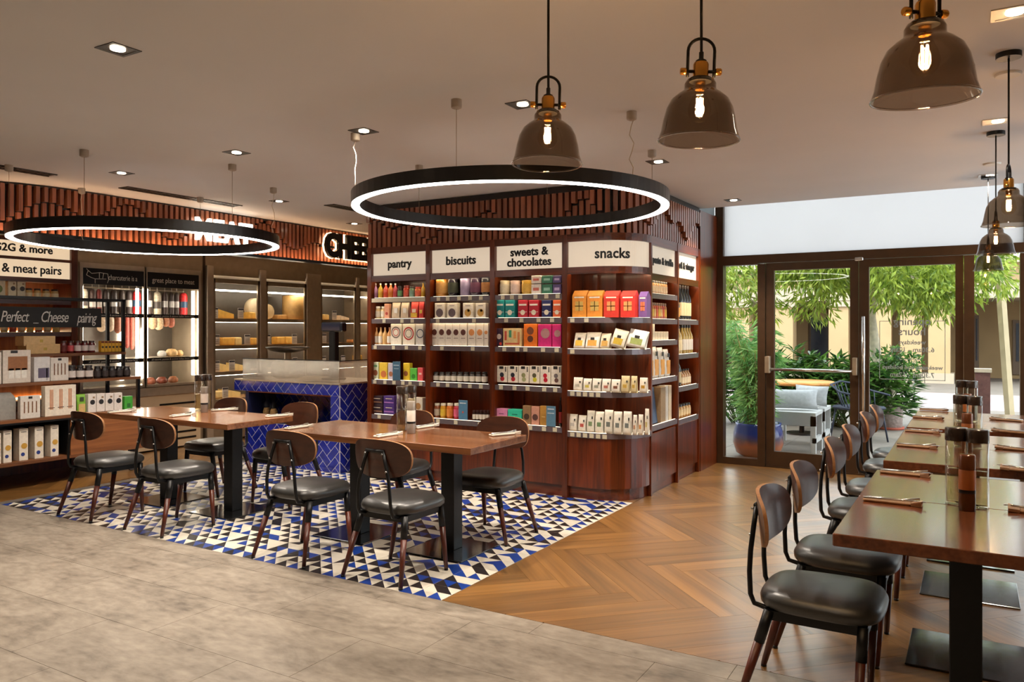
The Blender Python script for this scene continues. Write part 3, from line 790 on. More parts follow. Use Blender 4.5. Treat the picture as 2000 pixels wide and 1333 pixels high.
# ------------------------------------------------------------------ smoked bell pendants
def bell_proto():
    r = empty('bell_pendant', (0, 0, 0))
    prof = [(.030, .182), (.040, .177), (.046, .165), (.046, .152), (.049, .145), (.064, .136), (.084, .118), (.096, .093), (.104, .06), (.110, .026), (.116, .009), (.1175, .003)]
    sh = MB().lathe(prof, seg=40, cap0=False, cap1=False).build('shade', SMOKE, r)
    rim = MB(); rim.tube([(.1175 * math.cos(a * PI / 24), .1175 * math.sin(a * PI / 24), .002) for a in range(49)], .0028, 6, caps=False); rim.build('rim', glass('rim_glass', (.72, .66, .60), 1.5, .03, 2.0), sh)
    MB().lathe([(.031, .183), (.031, .176), (.032, .172)], seg=24).build('collar', BLACKM, r)
    MB().lathe([(.0225, .183), (.0225, .222), (.020, .228)], seg=20).build('socket', BRASS, r)
    MB().lathe([(.016, .228), (.016, .234), (.007, .239), (.007, .258), (.005, .26)], seg=14).build('cord_grip', BLACKM, r)
    br = MB(); pts = [(-.0385, 0, .186)] + [(-.0385 * math.cos(t * PI / 12), 0, .262 + .036 * math.sin(t * PI / 12)) for t in range(13)] + [(.0385, 0, .186)]
    br.tube(pts, .0048, 6); br.tube([(-.04, 0, .202), (-.021, 0, .202)], .005, 6).tube([(.04, 0, .202), (.021, 0, .202)], .005, 6)
    b = br.build('bracket', BLACKM, r)
    for s in (-1, 1): MB().lathe([(.009, s * .043), (.0105, s * .046), (.0105, s * .057), (.008, s * .06)], (0, 0, .202), 12, ax='x').build('thumb_screw', BRASS, b)
    bl_ = MB().lathe([(0.0, .052), (.016, .057), (.029, .07), (.034, .09), (.030, .110), (.019, .132), (.0135, .145), (.013, .158)], seg=20, cap0=False, cap1=False).build('bulb', BULBG, r)
    fm_ = MB()
    for a in range(4): fm_.tube([(.006 * math.cos(a * PI / 2), .006 * math.sin(a * PI / 2), .072), (.008 * math.cos(a * PI / 2), .008 * math.sin(a * PI / 2), .125)], .0026, 6)
    fm_.build('filament', FILAM, bl_)
    MB().lathe([(.014, .148), (.014, .178)], seg=12).build('lamp_cap', BRASS, bl_)
    return r
bp = bell_proto()
def bell(i, x, y, z, label, tilt=(0, 0), rz=0, canopy=True):
    r = bp if i == 0 else copy_tree(bp)
    x *= K; y *= K; z = H + (z - H) * K
    r.location = (x, y, z); r.rotation_euler = (tilt[0], tilt[1], rz); r.scale = (K, K, K)
    tag(r, label, 'pendant lamp', 'smoked glass bell pendants')
    inv = Matrix.Rotation(rz, 4, 'Z') @ Matrix.Rotation(tilt[1], 4, 'Y') @ Matrix.Rotation(tilt[0], 4, 'X')
    e = inv.to_3x3().inverted() @ Vector((0, 0, 1))
    p0 = Vector((0, 0, .255))
    # cord leaves the grip and runs straight up to the ceiling
    dz = (CZ - z) / K - .255; p1 = p0 + e * dz
    MB().tube([p0, p0.lerp(p1, .5), p1], .0045, 7).build('cord', BLACKM, r)
    if canopy:
        c = MB().lathe([(.055, -.026), (.056, -.024), (.056, 0)], seg=24).build('ceiling_canopy', BLACKM, r); c.location = p1
    l = bpy.data.lights.new('lamp', 'POINT'); l.energy = 9.0; l.color = (1, .68, .36); l.shadow_soft_size = .014
    o = bpy.data.objects.new('lamp', l); COL.objects.link(o); o.location = (0, 0, .097); o.parent = r
copies = []
specs = [(-1.235, 2.314, 2.05, 'smoked glass bell pendant in front of the right ring lamp', (-.03, .02), .55),
         (-0.698, 2.25, 2.05, 'smoked glass bell pendant, middle of the front row', (.02, .03), .5),
         (-0.104, 2.097, 2.045, 'largest smoked glass bell pendant at the top right', (.04, -.02), .75),
         (.142, 4.537, 2.005, 'smoked glass bell pendant at the right edge, nearest of the far row', (0, 0), 1.35),
         (.123, 6.313, 2.008, 'smoked glass bell pendant, middle of the far row over the right tables', (0, 0), 1.4),
         (.10, 8.10, 2.012, 'smoked glass bell pendant farthest back before the glass front', (0, 0), 1.4)]
protos = [bp] + [copy_tree(bp) for _ in specs[1:]]
_ct = copy_tree
for i, (x, y, z, lb, ti, rz) in enumerate(specs):
    bp = protos[i]; bell(0, x, y, z, lb, ti, rz)

# ================================================================== SHELVING TOWER
YS = 6.2; XS = -2.485; RC = .4; CX, CY = XS - RC, YS + RC
def arc(r, n=10): return [(CX + r * math.sin(t * PI / 2 / n), CY - r * math.cos(t * PI / 2 / n)) for t in range(n + 1)]
ROWS = (1.81, 1.597, 1.329, .973, .617)
BACKY = YS + .36
def sign(unit, x0, x1, z0, z1, body, size, facing='-y', mat=SIGNL, at=None):
    if facing == '-y':
        p = MB().box(-(x1 - x0) / 2, (x1 - x0) / 2, -.004, .004, -(z1 - z0) / 2, (z1 - z0) / 2).build('sign_panel', mat, unit, ((x0 + x1) / 2, YS + .03, (z0 + z1) / 2))
        loc = (0 if at is None else at, -.009, 0)
    else:
        p = MB().box(-.004, .004, -(x1 - x0) / 2, (x1 - x0) / 2, -(z1 - z0) / 2, (z1 - z0) / 2).build('sign_panel', mat, unit, (XS - .03, (x0 + x1) / 2, (z0 + z1) / 2))
        loc = (.009, 0 if at is None else at, 0)
    text('lettering', body, size, BLACKT, loc, facing, p, extrude=.003, bold=.003, spacing=1.02)
    return p
tagm = MB().box(-.02, .02, -.002, .002, -.018, .018).mesh('price_tag', TAGM)
rtag = random.Random(2)
def shelf_front(unit, x0, x1, z, n):
    s = MB().box(x0, x1, YS + .012, BACKY, z - .022, z).build('shelf', WALNUT_H, unit)
    MB().box(x0, x1, YS, YS + .011, z - .047, z + .001).build('price_rail', LIPM, s)
    MB().box(x0 + .03, x1 - .03, YS + .013, YS + .018, z + .0005, z + .004).build('led_strip', STRIP, s)
    MB().box(x0 + .02, x1 - .02, YS + .014, YS + .028, z - .030, z - .0225).build('led_strip', STRIPU, s)
    if n > 20: MB().box(x0 + .005, x1 - .01, YS - .004, YS - .0005, z - .042, z - .004).build('price_tag', TAGM, s)
    else:
        for i in range(n):
            obj('price_tag', tagm, s, (x0 + (i + .5 + rtag.uniform(-.25, .25)) * (x1 - x0) / n, YS - .0025, z - .023))
def bay(px0, px1, label, body, ntags, last=False, size=.115):
    x0, x1 = px0, px1
    u = empty('shelf_unit', ((x0 + x1) / 2, YS, 0), 0, label, 'shelf unit', 'lit walnut shelf units')
    def P(mb, name, mat): o = mb.build(name, mat, u, (-(x0 + x1) / 2, -YS, 0)); return o
    P(MB().box(x0 - .052, x0, YS - .006, BACKY, 0, 2.33), 'side_panel', WALNUT_V)
    if last: P(MB().box(x1, x1 + .05, YS - .006, BACKY, 0, 2.33), 'side_panel', WALNUT_V)
    P(MB().box(x0, x1, BACKY - .015, BACKY, .57, 2.33), 'back_panel', WALNUT_V)
    P(MB().box(x0, x1, YS, YS + .3, 2.265, 2.33), 'top_rail', WALNUT_H)
    sr = P(MB().box(x0, x1, YS, YS + .3, 1.995, 2.04).box(x0, x1, YS, YS + .01, 1.978, 1.995), 'sign_rail', WALNUT_H); MB().box(x0 + .02, x1 - .02, YS + .03, YS + .05, 1.987, 1.9945).build('led_strip', STRIPU, sr)
    P(MB().box(x0 + .002, x1 - .002, YS + .01, YS + .03, .105, .568), 'base_panel', WALNUT_V)
    P(MB().box(x0, x1, YS + .035, YS + .05, 0, .1), 'kick_board', WALNUT_H)
    P(MB().box(x0 + .09, x0 + .13, BACKY - .05, BACKY - .015, .62, 1.99), 'upright', WALNUT_V)
    sp = sign(u, x0 + .004, x1 - .004, 2.04, 2.265, body, size); sp.location = (0, .03, sp.location.z)
    for z, n in zip(ROWS, ntags):
        before = set(u.children); shelf_front(u, x0, x1, z, n)
        for c in u.children:
            if c not in before: c.location = (-(x0 + x1) / 2, -YS, 0)
    return u
bay(-5.36, -4.661, 'walnut shelf unit with lit sign reading pantry', 'pantry', (99, 3, 4, 6, 3))
bay(-4.609, -3.912, 'walnut shelf unit with lit sign reading biscuits', 'biscuits', (5, 2, 2, 5, 3))
bay(-3.86, -3.155, 'walnut shelf unit with lit sign reading sweets and chocolates', 'sweets &\nchocolates', (6, 4, 5, 5, 5), last=True, size=.105)

# --- rounded corner unit
cu = empty('corner_shelf_unit', (-2.8, 6.45, 0), 0, 'rounded corner walnut shelf unit with lit sign reading snacks', 'shelf unit', 'lit walnut shelf units')
def CU(mb, name, mat, par=None):
    o = mb.build(name, mat, par or cu)
    if par is None: o.location = (2.8, -6.45, 0)
    return o
x0c, y1c = -3.105, 6.632
def outline(off=0.0): return [(x0c, YS + off)] + arc(RC - off) + [(XS - off, y1c)]
inner = [(-2.8, y1c), (-2.8, 6.54), (x0c, 6.54)]
def curved(off0, off1, z0, z1): return MB().prism(outline(off0) + outline(off1)[::-1], z0, z1)
for z, ntg in ((1.594, 2), (1.318, 1), (.946, 5), (.587, 6)):
    s = CU(MB().prism(outline(.012) + inner, z - .022, z), 'shelf', WALNUT_H)
    CU(curved(0, .011, z - .047, z + .001), 'price_rail', LIPM, s)
    CU(curved(.013, .018, z + .0005, z + .004), 'led_strip', STRIP, s); CU(curved(.014, .028, z - .030, z - .0225), 'led_strip', STRIPU, s)
    for i in range(ntg): obj('price_tag', tagm, s, (x0c + .05 + i * .062 * (2.2 if ntg < 3 else 1), YS - .0025, z - .023))
CU(MB().box(x0c, -2.8, 6.54, 6.555, .54, 2.33), 'back_panel', WALNUT_V); CU(MB().box(-2.8, -2.785, 6.54, y1c, .54, 2.33), 'back_panel', WALNUT_V)
CU(MB().box(-2.83, XS, y1c - .002, y1c + .028, 0, 2.33), 'side_panel', WALNUT_V)
CU(curved(.0, .2, 2.265, 2.33), 'top_rail', WALNUT_H); CU(curved(.0, .01, 1.978, 1.9948), 'rail_lip', WALNUT_H); sr = CU(curved(.0, .2, 1.995, 2.04), 'sign_rail', WALNUT_H); CU(curved(.03, .05, 1.987, 1.9945), 'led_strip', STRIPU, sr)
CU(curved(.01, .03, .105, .54), 'base_panel', WALNUT_V); CU(curved(.04, .055, 0, .1), 'kick_board', WALNUT_H)
CU(MB().box(-2.99, -2.95, 6.5, 6.54, .6, 1.99), 'upright', WALNUT_V)
sp = CU(curved(.022, .03, 2.04, 2.265), 'sign_panel', SIGNL)
tmz = text_mesh('snacks', .125, BLACKT, .003, 'CENTER', 1.02, .003).copy()
s_c = math.radians(29)
for v_ in tmz.vertices:
    a_ = s_c + v_.co.x / RC
    rr = RC - .022 + .002 + v_.co.z
    if a_ < 0: v_.co = (CX + a_ * RC, CY - rr, 2.15 + v_.co.y)
    else: v_.co = (CX + rr * math.sin(a_), CY - rr * math.cos(a_), 2.15 + v_.co.y)
obj('lettering', tmz, sp)

# --- side units facing the window
def side_unit(y0, y1, rows, body, label, size):
    u = empty('shelf_unit', (XS, (y0 + y1) / 2, 0), 0, label, 'shelf unit', 'lit walnut shelf units')
    yc = (y0 + y1) / 2; bx = XS - .33
    def P(mb, name, mat, par=None):
        o = mb.build(name, mat, par or u)
        if par is None: o.location = (-XS, -yc, 0)
        return o
    P(MB().box(bx, XS + .004, y1, y1 + .03, 0, 2.33), 'side_panel', WALNUT_V)
    P(MB().box(bx - .015, bx, y0, y1, .55, 2.33), 'back_panel', WALNUT_V)
    P(MB().box(XS - .2, XS, y0, y1, 2.25, 2.33), 'top_rail', WALNUT_Y); sr = P(MB().box(XS - .2, XS, y0, y1, 1.95, 1.995).box(XS - .01, XS, y0, y1, 1.933, 1.95), 'sign_rail', WALNUT_Y); P(MB().box(XS - .05, XS - .03, y0 + .02, y1 - .02, 1.942, 1.9495), 'led_strip', STRIPU, sr)
    P(MB().box(XS - .03, XS - .01, y0 + .002, y1 - .002, .105, .55), 'base_panel', WALNUT_V); P(MB().box(XS - .05, XS - .035, y0, y1, 0, .1), 'kick_board', WALNUT_Y)
    for z in rows:
        s = P(MB().box(bx, XS - .012, y0, y1, z - .022, z), 'shelf', WALNUT_Y)
        P(MB().box(XS - .011, XS, y0, y1, z - .047, z + .001), 'price_rail', LIPM, s)
        P(MB().box(XS - .018, XS - .013, y0 + .03, y1 - .03, z + .0005, z + .004), 'led_strip', STRIP, s); P(MB().box(XS - .028, XS - .014, y0 + .02, y1 - .02, z - .030, z - .0225), 'led_strip', STRIPU, s)
    sp = sign(u, y0 + .004, y1 - .004, 1.995, 2.25, body, size, '+x', SIGNY); sp.location = (-.03, 0, sp.location.z)
side_unit(6.66, 7.345, (1.816, 1.586, 1.389, 1.04, .622), 'pesto & truffle', 'side walnut shelf unit with truffle sign, next to the rounded corner', .092)
side_unit(7.375, 8.015, (1.584, 1.244, .924, .603), 'oil & vinegar', 'side walnut shelf unit with oil and vinegar sign by the wood panel', .092)

# --- slatted fascia on top: two staggered lengths of slat split along a wave
def fascia_slats(parent, pts, z0, z1, split, w, d, off=(0, 0, 0)):
    """pts: (x, y, nx, ny) outward normals"""
    cache = {}
    for i, (x, y, nx_, ny_) in enumerate(pts):
        rz = math.atan2(nx_, -ny_)
        zs = split(i)
        for a, b, dd in ((z0, zs - .003, d[0]), (zs + .009, z1, d[1])):
            if b - a < .02: continue
            key = (round(a, 2), round(b, 2), dd)
            if key not in cache:
                a_, b_ = round(a, 2), round(b, 2); cache[key] = MB().box(-w / 2, w / 2, -dd, .02, a_, b_).mesh('slat', SLAT)
            obj('slat', cache[key], parent, (x - off[0], y - off[1], -off[2]), rz)
fa = empty('slat_fascia', (-3.9, 6.3, 2.33), 0, 'slatted walnut fascia with staggered battens above the shelving tower', 'fascia')
path = [(-5.38 + i * .0635, YS, 0, -1) for i in range(40)]
n_arc = 10
path += [(CX + RC * math.sin((k + .5) / n_arc * PI / 2), CY - RC * math.cos((k + .5) / n_arc * PI / 2), math.sin((k + .5) / n_arc * PI / 2), -math.cos((k + .5) / n_arc * PI / 2)) for k in range(n_arc)]
path += [(XS, 6.63 + i * .0635, 1, 0) for i in range(22)]
def wave(i): return 2.5 + .075 * math.sin(i * .36 + .5) + .055 * math.sin(i * .83 + 1)
fascia_slats(fa, path, 2.335, 2.70, wave, .041, (.004, .034), (-3.9, 6.3, 2.33))
o = MB().prism([(-5.412, YS + .03)] + arc(RC - .03) + [(XS - .03, 8.03), (XS - .09, 8.03), (-2.7, 6.7), (-5.412, YS + .09)], 2.33, 2.70).build('backing', BLACKS, fa); o.location = (3.9, -6.3, -2.33)
o = MB().prism([(-5.412, YS - .005)] + arc(RC + .005) + [(XS + .005, 8.035), (-5.412, 8.035)], 2.70, 2.76).build('top_trim', plain('dark_trim', (34, 28, 26), .5), fa); o.location = (3.9, -6.3, -2.33)
struct('wall_tower', MB().box(-5.41, -2.85, 6.62, 8.03, 0, 2.3), WALNUT_V)

# ================================================================== LEFT WALL: fascia, wall shelves, fridges
XFA = -7.55 * K; XFR = -8.6
FB, FT = H + .885 * K, CZ
lf_ = empty('slat_fascia', (XFA, 6.5, FB), 0, 'long slatted walnut fascia with glowing lower edge above the fridges', 'fascia')
lpts = []
y = 2.8
while y < 9.6:
    bow = max(0, 4.05 - y); x = XFA - .41 * bow ** 1.6
    lpts.append((x, y, 1, 0)); y += .0615
def wave2(i): return 2.55 + .08 * math.sin(i * .21 + 2.4) + .09 * math.sin(i * .47)
fascia_slats(lf_, lpts, FB + .005, FT - .02, wave2, .034, (.014, .042), (XFA, 6.5, FB))
def rel(o): o.location = (-XFA, -6.5, -FB); return o
pl_ = [(p[0] - .03, p[1]) for p in lpts]
rel(MB().prism(pl_ + [(p[0] - .03, p[1]) for p in pl_[::-1]], FB + .01, FT - .002).build('backing', BLACKS, lf_))
rel(MB().prism([(p[0] + .05, p[1]) for p in pl_] + [(p[0] + .02, p[1]) for p in pl_[::-1]], FT - .02, FT - .001).build('top_trim', plain('dark_trim', (34, 28, 26)), lf_))
rel(MB().prism([(p[0] + .112, p[1]) for p in pl_] + [(p[0] + .092, p[1]) for p in pl_[::-1]], FB - .014, FB - .006).build('led_strip', UPLED, lf_))
rel(MB().prism([(p[0] + .125, p[1]) for p in pl_] + [(p[0] + .0, p[1]) for p in pl_[::-1]], FB - .023, FB - .014).prism([(p[0] + .128, p[1]) for p in pl_] + [(p[0] + .122, p[1]) for p in pl_[::-1]], FB - .023, FB + .006).build('led_channel', BLACKS, lf_))
# illuminated letters
SIGNW = emit('letter_light', (1.0, .9, .72), 2.2)
ms = empty('meat_sign', (XFA + .055, 6.06 * K, H + 1.1 * K), 0, 'glowing white letters reading MEAT on the slatted fascia', 'sign')
text('lettering', 'MEAT', .36 * K, SIGNW, (.04, 0, 0), '+x', ms, extrude=.02, bold=.004, sx=.84, spacing=1.06)
MB().box(-.02, .012, -.37, .37, -.012, .012).build('mounting_rail', BLACKM, ms)
cs = empty('cheese_sign', (XFA + .055, 8.22 * K, H + 1.1 * K), 0, 'black letters reading CHEESE with warm halo light', 'sign')
text('lettering', 'CHEESE', .42 * K, BLACKS, (.06, 0, 0), '+x', cs, extrude=.02, bold=.022, sx=.80, spacing=.96)
text('halo', 'CHEESE', .42 * K, emit('halo_light', (1, .66, .34), 2.5), (.02, 0, 0), '+x', cs, extrude=.004, bold=.029, sx=.80, spacing=.96)
MB().box(-.02, .012, -.55, .55, -.012, .012).build('mounting_rail', BLACKM, cs)

# --- wall shelf unit "cheese & meat pairs"
XWS = XFR + .15
ws = empty('wall_shelf_unit', (XWS, 4.0, 0), 0, 'amber lit wall shelf unit with sign reading cheese and meat pairs', 'shelf unit')
def WS(mb, name, mat, par=None):
    o = mb.build(name, mat, par or ws)
    if par is None: o.location = (-XWS, -4.0, 0)
    return o
wy0, wy1 = 2.75, 4.86
WS(MB().box(XWS - .35, XWS + .01, wy1, wy1 + .07, 0, 2.6), 'side_panel', WALNUT_V); WS(MB().box(XWS - .35, XWS + .01, wy0 - .07, wy0, 0, 2.6), 'side_panel', WALNUT_V)
WS(MB().box(XWS - .36, XWS - .34, wy0, wy1, .2, 2.6), 'back_panel', wood('amber_wood', (150, 84, 36), (196, 118, 58), 'z', .4, 5))
for z in (1.8, 1.46, 1.1, .75):
    s = WS(MB().box(XWS - .34, XWS - .012, wy0, wy1, z - .022, z), 'shelf', WALNUT_Y)
    WS(MB().box(XWS - .011, XWS, wy0, wy1, z - .047, z + .001), 'price_rail', LIPM, s)
    WS(MB().box(XWS - .33, XWS - .315, wy0, wy1, z + .001, z + .012), 'led_strip', STRIPA, s)
WS(MB().box(XWS - .2, XWS, wy0, wy1, 2.21, 2.24).box(XWS - .2, XWS, wy0, wy1, 2.4, 2.6), 'rail', WALNUT_Y); WS(MB().box(XWS - .2, XWS, wy0, wy1, 1.985, 2.03), 'rail', WALNUT_Y)
sp = WS(MB().box(XWS - .03, XWS - .022, wy0, wy1, 2.03, 2.21), 'sign_panel', SIGNO)
text('lettering', 'cheese & meat pairs', .128, BLACKT, (XWS - .015, on_x(122, 530, XWS)[1], 2.115), '+x', sp, extrude=.003, bold=.002, align='RIGHT', sx=.92)
sp = WS(MB().box(XWS - .03, XWS - .022, wy0, wy1, 2.24, 2.40), 'sign_panel', SIGNO)
text('lettering', 'G2G & more', .11, BLACKT, (XWS - .015, on_x(48, 470, XWS)[1], 2.325), '+x', sp, extrude=.003, bold=.003)
WS(MB().box(XWS - .34, XWS - .02, wy0, wy1, 0, .7), 'base_panel', WALNUT_V)

# --- meat fridge: steel carcass, two glass doors, banners
FI = plain('fridge_lining', (104, 96, 86), .35, .3)
def fridge(y0, y1, label, z0, z1, name):
    r = empty(name, (XFR, (y0 + y1) / 2, 0), 0, label, 'fridge'); yc = (y0 + y1) / 2
    def P(mb, nm, mat, par=None):
        o = mb.build(nm, mat, par or r)
        if par is None: o.location = (-XFR, -yc, 0)
        return o
    P(MB().box(XFR - .6, XFR - .58, y0, y1, z0, 2.6), 'back_panel', FI)
    P(MB().box(XFR - .58, XFR, y0, y0 + .03, 0, 2.6), 'side_panel', STEELD); P(MB().box(XFR - .58, XFR, y1 - .03, y1, 0, 2.6), 'side_panel', STEELD)
    P(MB().box(XFR - .58, XFR, y0 + .03, y1 - .03, z1, 2.6), 'top_panel', STEELD)
    P(MB().box(XFR - .58, XFR, y0 + .03, y1 - .03, z0 - .03, z0), 'fridge_floor', STEELD)
    return r, P
mf, MP = fridge(5.0, 6.66, 'steel charcuterie fridge with two glass doors and black banners', .80, 2.22, 'meat_fridge')
MP(MB().box(XFR, XFR + .015, 5.03, 6.63, .68, .78), 'sill', STEEL)
lp_ = MP(MB().box(XFR - .02, XFR - .002, 5.03, 6.63, .02, .68), 'lower_panel', CREAM)
slm = MB().box(-.002, .004, -.26, .26, -.011, .011).mesh('vent_slot', BLACKS)
for z in (.56, .47, .2, .12): obj('vent_slot', slm, lp_, (XFR, 6.3, z)); obj('vent_slot', slm, lp_, (XFR, 5.5, z))
dsplit = 5.83; mdoors = []
for (a, b, body, ln) in ((5.06, dsplit - .02, 'charcuterie is a', .1), (dsplit + .02, 6.58, 'great place to meat', -.02)):
    d = MP(MB().box(XFR, XFR + .03, a - .03, a + .005, .79, 2.24).box(XFR, XFR + .03, b - .005, b + .03, .79, 2.24).box(XFR, XFR + .03, a, b, 2.18, 2.24).box(XFR, XFR + .03, a, b, .79, .82), 'door', STEEL)
    MP(MB().box(XFR + .012, XFR + .018, a + .005, b - .005, .82, 2.18), 'pane', FGLASS, d)
    mdoors.append(d)
    bn = MP(MB().box(XFR + .031, XFR + .034, a + .005, b - .005, 2.0, 2.18), 'banner', BLACKS, d)
    text('lettering', body, .088, WHITET, (XFR + .036, on_x(237 if ln > 0 else 336, 540, XFR)[1], 2.085), '+x', bn, extrude=.0005, sx=.66 if ln > 0 else .86)
    for z in (1.65, 1.12):
        st = MP(MB().box(XFR + .019, XFR + .022, a + .005, b - .005, z - .022, z + .022), 'text_strip', BLACKS, d)
        text('lettering', 'all natural, passion & ancient italian know how', .032, WHITET, (XFR + .023, (a + b) / 2, z), '+x', st, extrude=.0003)
cow = MB()
cw = lambda pts: cow.tube([(XFR + .037, p[0], p[1]) for p in pts], .0035, 5)
cw([(5.12, 2.15), (5.16, 2.12), (5.26, 2.135), (5.35, 2.125), (5.36, 2.06), (5.345, 2.02)]); cw([(5.10, 2.1), (5.12, 2.15), (5.1, 2.17)]); cw([(5.1, 2.1), (5.15, 2.075), (5.2, 2.06), (5.2, 2.01)]); cw([(5.2, 2.06), (5.33, 2.065)]); cw([(5.25, 2.13), (5.25, 2.07)]); cw([(5.3, 2.13), (5.29, 2.07)])
MP(cow, 'cow_drawing', WHITET, mdoors[0])
for yy in (5.09, dsplit - .06, dsplit + .06, 6.55): MP(MB().box(XFR - .06, XFR - .03, yy - .012, yy + .012, .9, 1.98), 'led_tube', STRIPC)
for yy in (5.9, 6.2): MP(MB().box(XFR - .56, XFR - .54, yy - .02, yy + .02, .85, 1.5), 'led_tube', STRIPC)
for z in (1.14,): MP(MB().box(XFR - .5, XFR - .06, 5.06, 6.6, z - .012, z), 'glass_shelf', STEEL)
MP(MB().tube([(XFR - .3, 5.05, 1.98), (XFR - .3, 6.6, 1.98)], .01, 6), 'hanging_rail', STEEL); MP(MB().tube([(XFR - .3, 5.05, 1.68), (XFR - .3, 6.6, 1.68)], .008, 6), 'hanging_rail', STEEL)
# --- cheese fridge
cf, CP = fridge(6.70, 9.95, 'long steel framed cheese fridge with wooden shelves behind glass', .35, 2.2, 'cheese_fridge')
def onfr(px, py, X=XFR): return on_x(px, py, X)
posts_px = ((390, 414), (505, 517), (596, 624), (693, 699))
for a, b in posts_px:
    ya, yb = on_x(a, 600, XFR)[1], on_x(b, 600, XFR)[1]
    CP(MB().bbox(XFR - .02, XFR + .04, max(ya, 6.7), yb, .02, 2.32, .006), 'post', STEEL)
yy = [on_x(p, 600, XFR)[1] for p in (414, 505, 517, 596, 624, 693, 699)] + [9.93]
for a, b in ((yy[0], yy[1]), (yy[2], yy[3]), (yy[4], yy[5]), (yy[6], yy[7])):
    d = CP(MB().box(XFR, XFR + .025, a, a + .035, .4, 2.16).box(XFR, XFR + .025, b - .035, b, .4, 2.16).box(XFR, XFR + .025, a, b, 2.1, 2.16).box(XFR, XFR + .025, a, b, .4, .46), 'door', STEELD)
    CP(MB().box(XFR + .01, XFR + .016, a + .035, b - .035, .46, 2.1), 'pane', FGLASS, d)
CP(MB().box(XFR - .02, XFR, 6.73, 9.92, .02, .38), 'lower_panel', STEELD)
CHZ = [on_x(500, p, XFR - .2)[2] for p in (624, 674, 722, 772)]
for z in CHZ:
    s = CP(MB().box(XFR - .5, XFR - .06, 6.74, 9.9, z - .03, z), 'shelf', wood('shelf_beech', (186, 140, 86), (220, 176, 120), 'y', .45, 5))
    CP(MB().box(XFR - .06, XFR - .045, 6.74, 9.9, z - .045, z + .004), 'shelf_edge', STEEL, s)
    CP(MB().box(XFR - .075, XFR - .06, 6.74, 9.9, z - .05, z - .034), 'led_strip', STRIPC, s)
CP(MB().box(XFR - .09, XFR - .06, 6.74, 9.9, 2.0, 2.02), 'led_strip', STRIPC)

# ================================================================== BLUE TILED COUNTER
YC0, YC1, CX0, CX1 = 6.02, 6.85, -7.05, -5.637
ct = empty('tiled_counter', ((CX0 + CX1) / 2, YC0, 0), 0, 'blue herringbone tiled counter with a niche and ribbed glass screen', 'counter')
cxo = (CX0 + CX1) / 2
def CT(mb, name, mat, par=None):
    o = mb.build(name, mat, par or ct)
    if par is None: o.location = (-cxo, -YC0, 0)
    return o
NX0, NX1, NZ0, NZ1 = -7.0, -5.76, .46, .80
GROUT = plain('grout', (214, 214, 218), .7)
g_ = .006
CT(MB().box(CX0, CX1, YC0 + g_, YC1, 0, NZ0).box(NX1, CX1, YC0 + g_, YC1, NZ0, NZ1).box(CX0, NX1, YC0 + .4, YC1, NZ0, NZ1).box(CX0, NX0, YC0 + g_, YC0 + .4, NZ0, NZ1).box(-7.23, CX1, YC0 + g_, YC1, NZ1, .915), 'carcass', plain('navy_carcass', (20, 24, 60), .5))
CT(MB().box(-7.23, CX1, YC0 + .0035, YC0 + g_ - .0002, NZ1, .915).box(CX0, CX1, YC0 + .0035, YC0 + g_ - .0002, 0, NZ0).box(NX1, CX1, YC0 + .0035, YC0 + g_ - .0002, NZ0, NZ1).box(CX1 + .0002, CX1 + .0025, YC0 + .006, YC0 + .72, 0, .915), 'grout_bed', GROUT)
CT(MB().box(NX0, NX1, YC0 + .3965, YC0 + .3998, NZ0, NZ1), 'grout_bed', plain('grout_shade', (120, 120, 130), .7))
CT(MB().box(-7.23, CX1 + .012, YC0 - .004, YC1, .915, .93), 'worktop', STEEL)
CT(MB().box(NX0, NX1, YC0 - .002, YC0 + .012, NZ1 - .012, NZ1), 'niche_trim', WALNUT_H)
BT = plain('blue_glaze_tile', (26, 40, 142), .12, 0, .25, 12, coat=.5)
TWd, TLn = .08, .16
def tile_herring(u0, u1, v0, v1, holes, place, seed):
    """herringbone of 75 x 150 tiles (V pointing up), clipped to the face and around holes; place(poly2d)"""
    R2 = math.sqrt(2)
    n_ = 0
    for n in range(-14, 15):
        for k in range(-45, 46):
            ox = k * TWd + n * TLn; oy = k * TWd - n * TLn
            for kind in (0, 1):
                if kind == 0: rc = [(ox, oy), (ox + TLn, oy), (ox + TLn, oy + TWd), (ox, oy + TWd)]
                else: rc = [(ox + TLn, oy + TWd - TLn), (ox + TLn + TWd, oy + TWd - TLn), (ox + TLn + TWd, oy + TWd), (ox + TLn, oy + TWd)]
                c = (sum(p[0] for p in rc) / 4, sum(p[1] for p in rc) / 4)
                rc = [(p[0] + (.0040 if p[0] < c[0] else -.0040), p[1] + (.0040 if p[1] < c[1] else -.0040)) for p in rc]
                # rotate by 45 deg: stair direction goes vertical
                poly = [((p[0] - p[1]) / R2 + (u0 + u1) / 2, (p[0] + p[1]) / R2) for p in rc]
                if max(p[0] for p in poly) < u0 or min(p[0] for p in poly) > u1 or max(p[1] for p in poly) < v0 or min(p[1] for p in poly) > v1: continue
                regions = [(u0, u1, v0, v1)] if not holes else holes
                for (a, b, c_, d_) in regions:
                    q = poly
                    for (A, B, C) in ((1, 0, b - .002), (-1, 0, -a - .002), (0, 1, d_ - .002), (0, -1, -c_ - .002)):
                        q = clip(q, A, B, C)
                        if len(q) < 3: break
                    if len(q) < 3: continue
                    ar = .5 * abs(sum(q[i][0] * q[(i + 1) % len(q)][1] - q[(i + 1) % len(q)][0] * q[i][1] for i in range(len(q))))
                    if ar < .0002: continue
                    place(q); n_ += 1
    return n_
car = [c for c in ct.children if c.name.startswith('carcass')][0]
def on_front(y):
    def f(q): CT(MB().prism_y(q, y, y + .006), 'tile', BT, car)
    return f
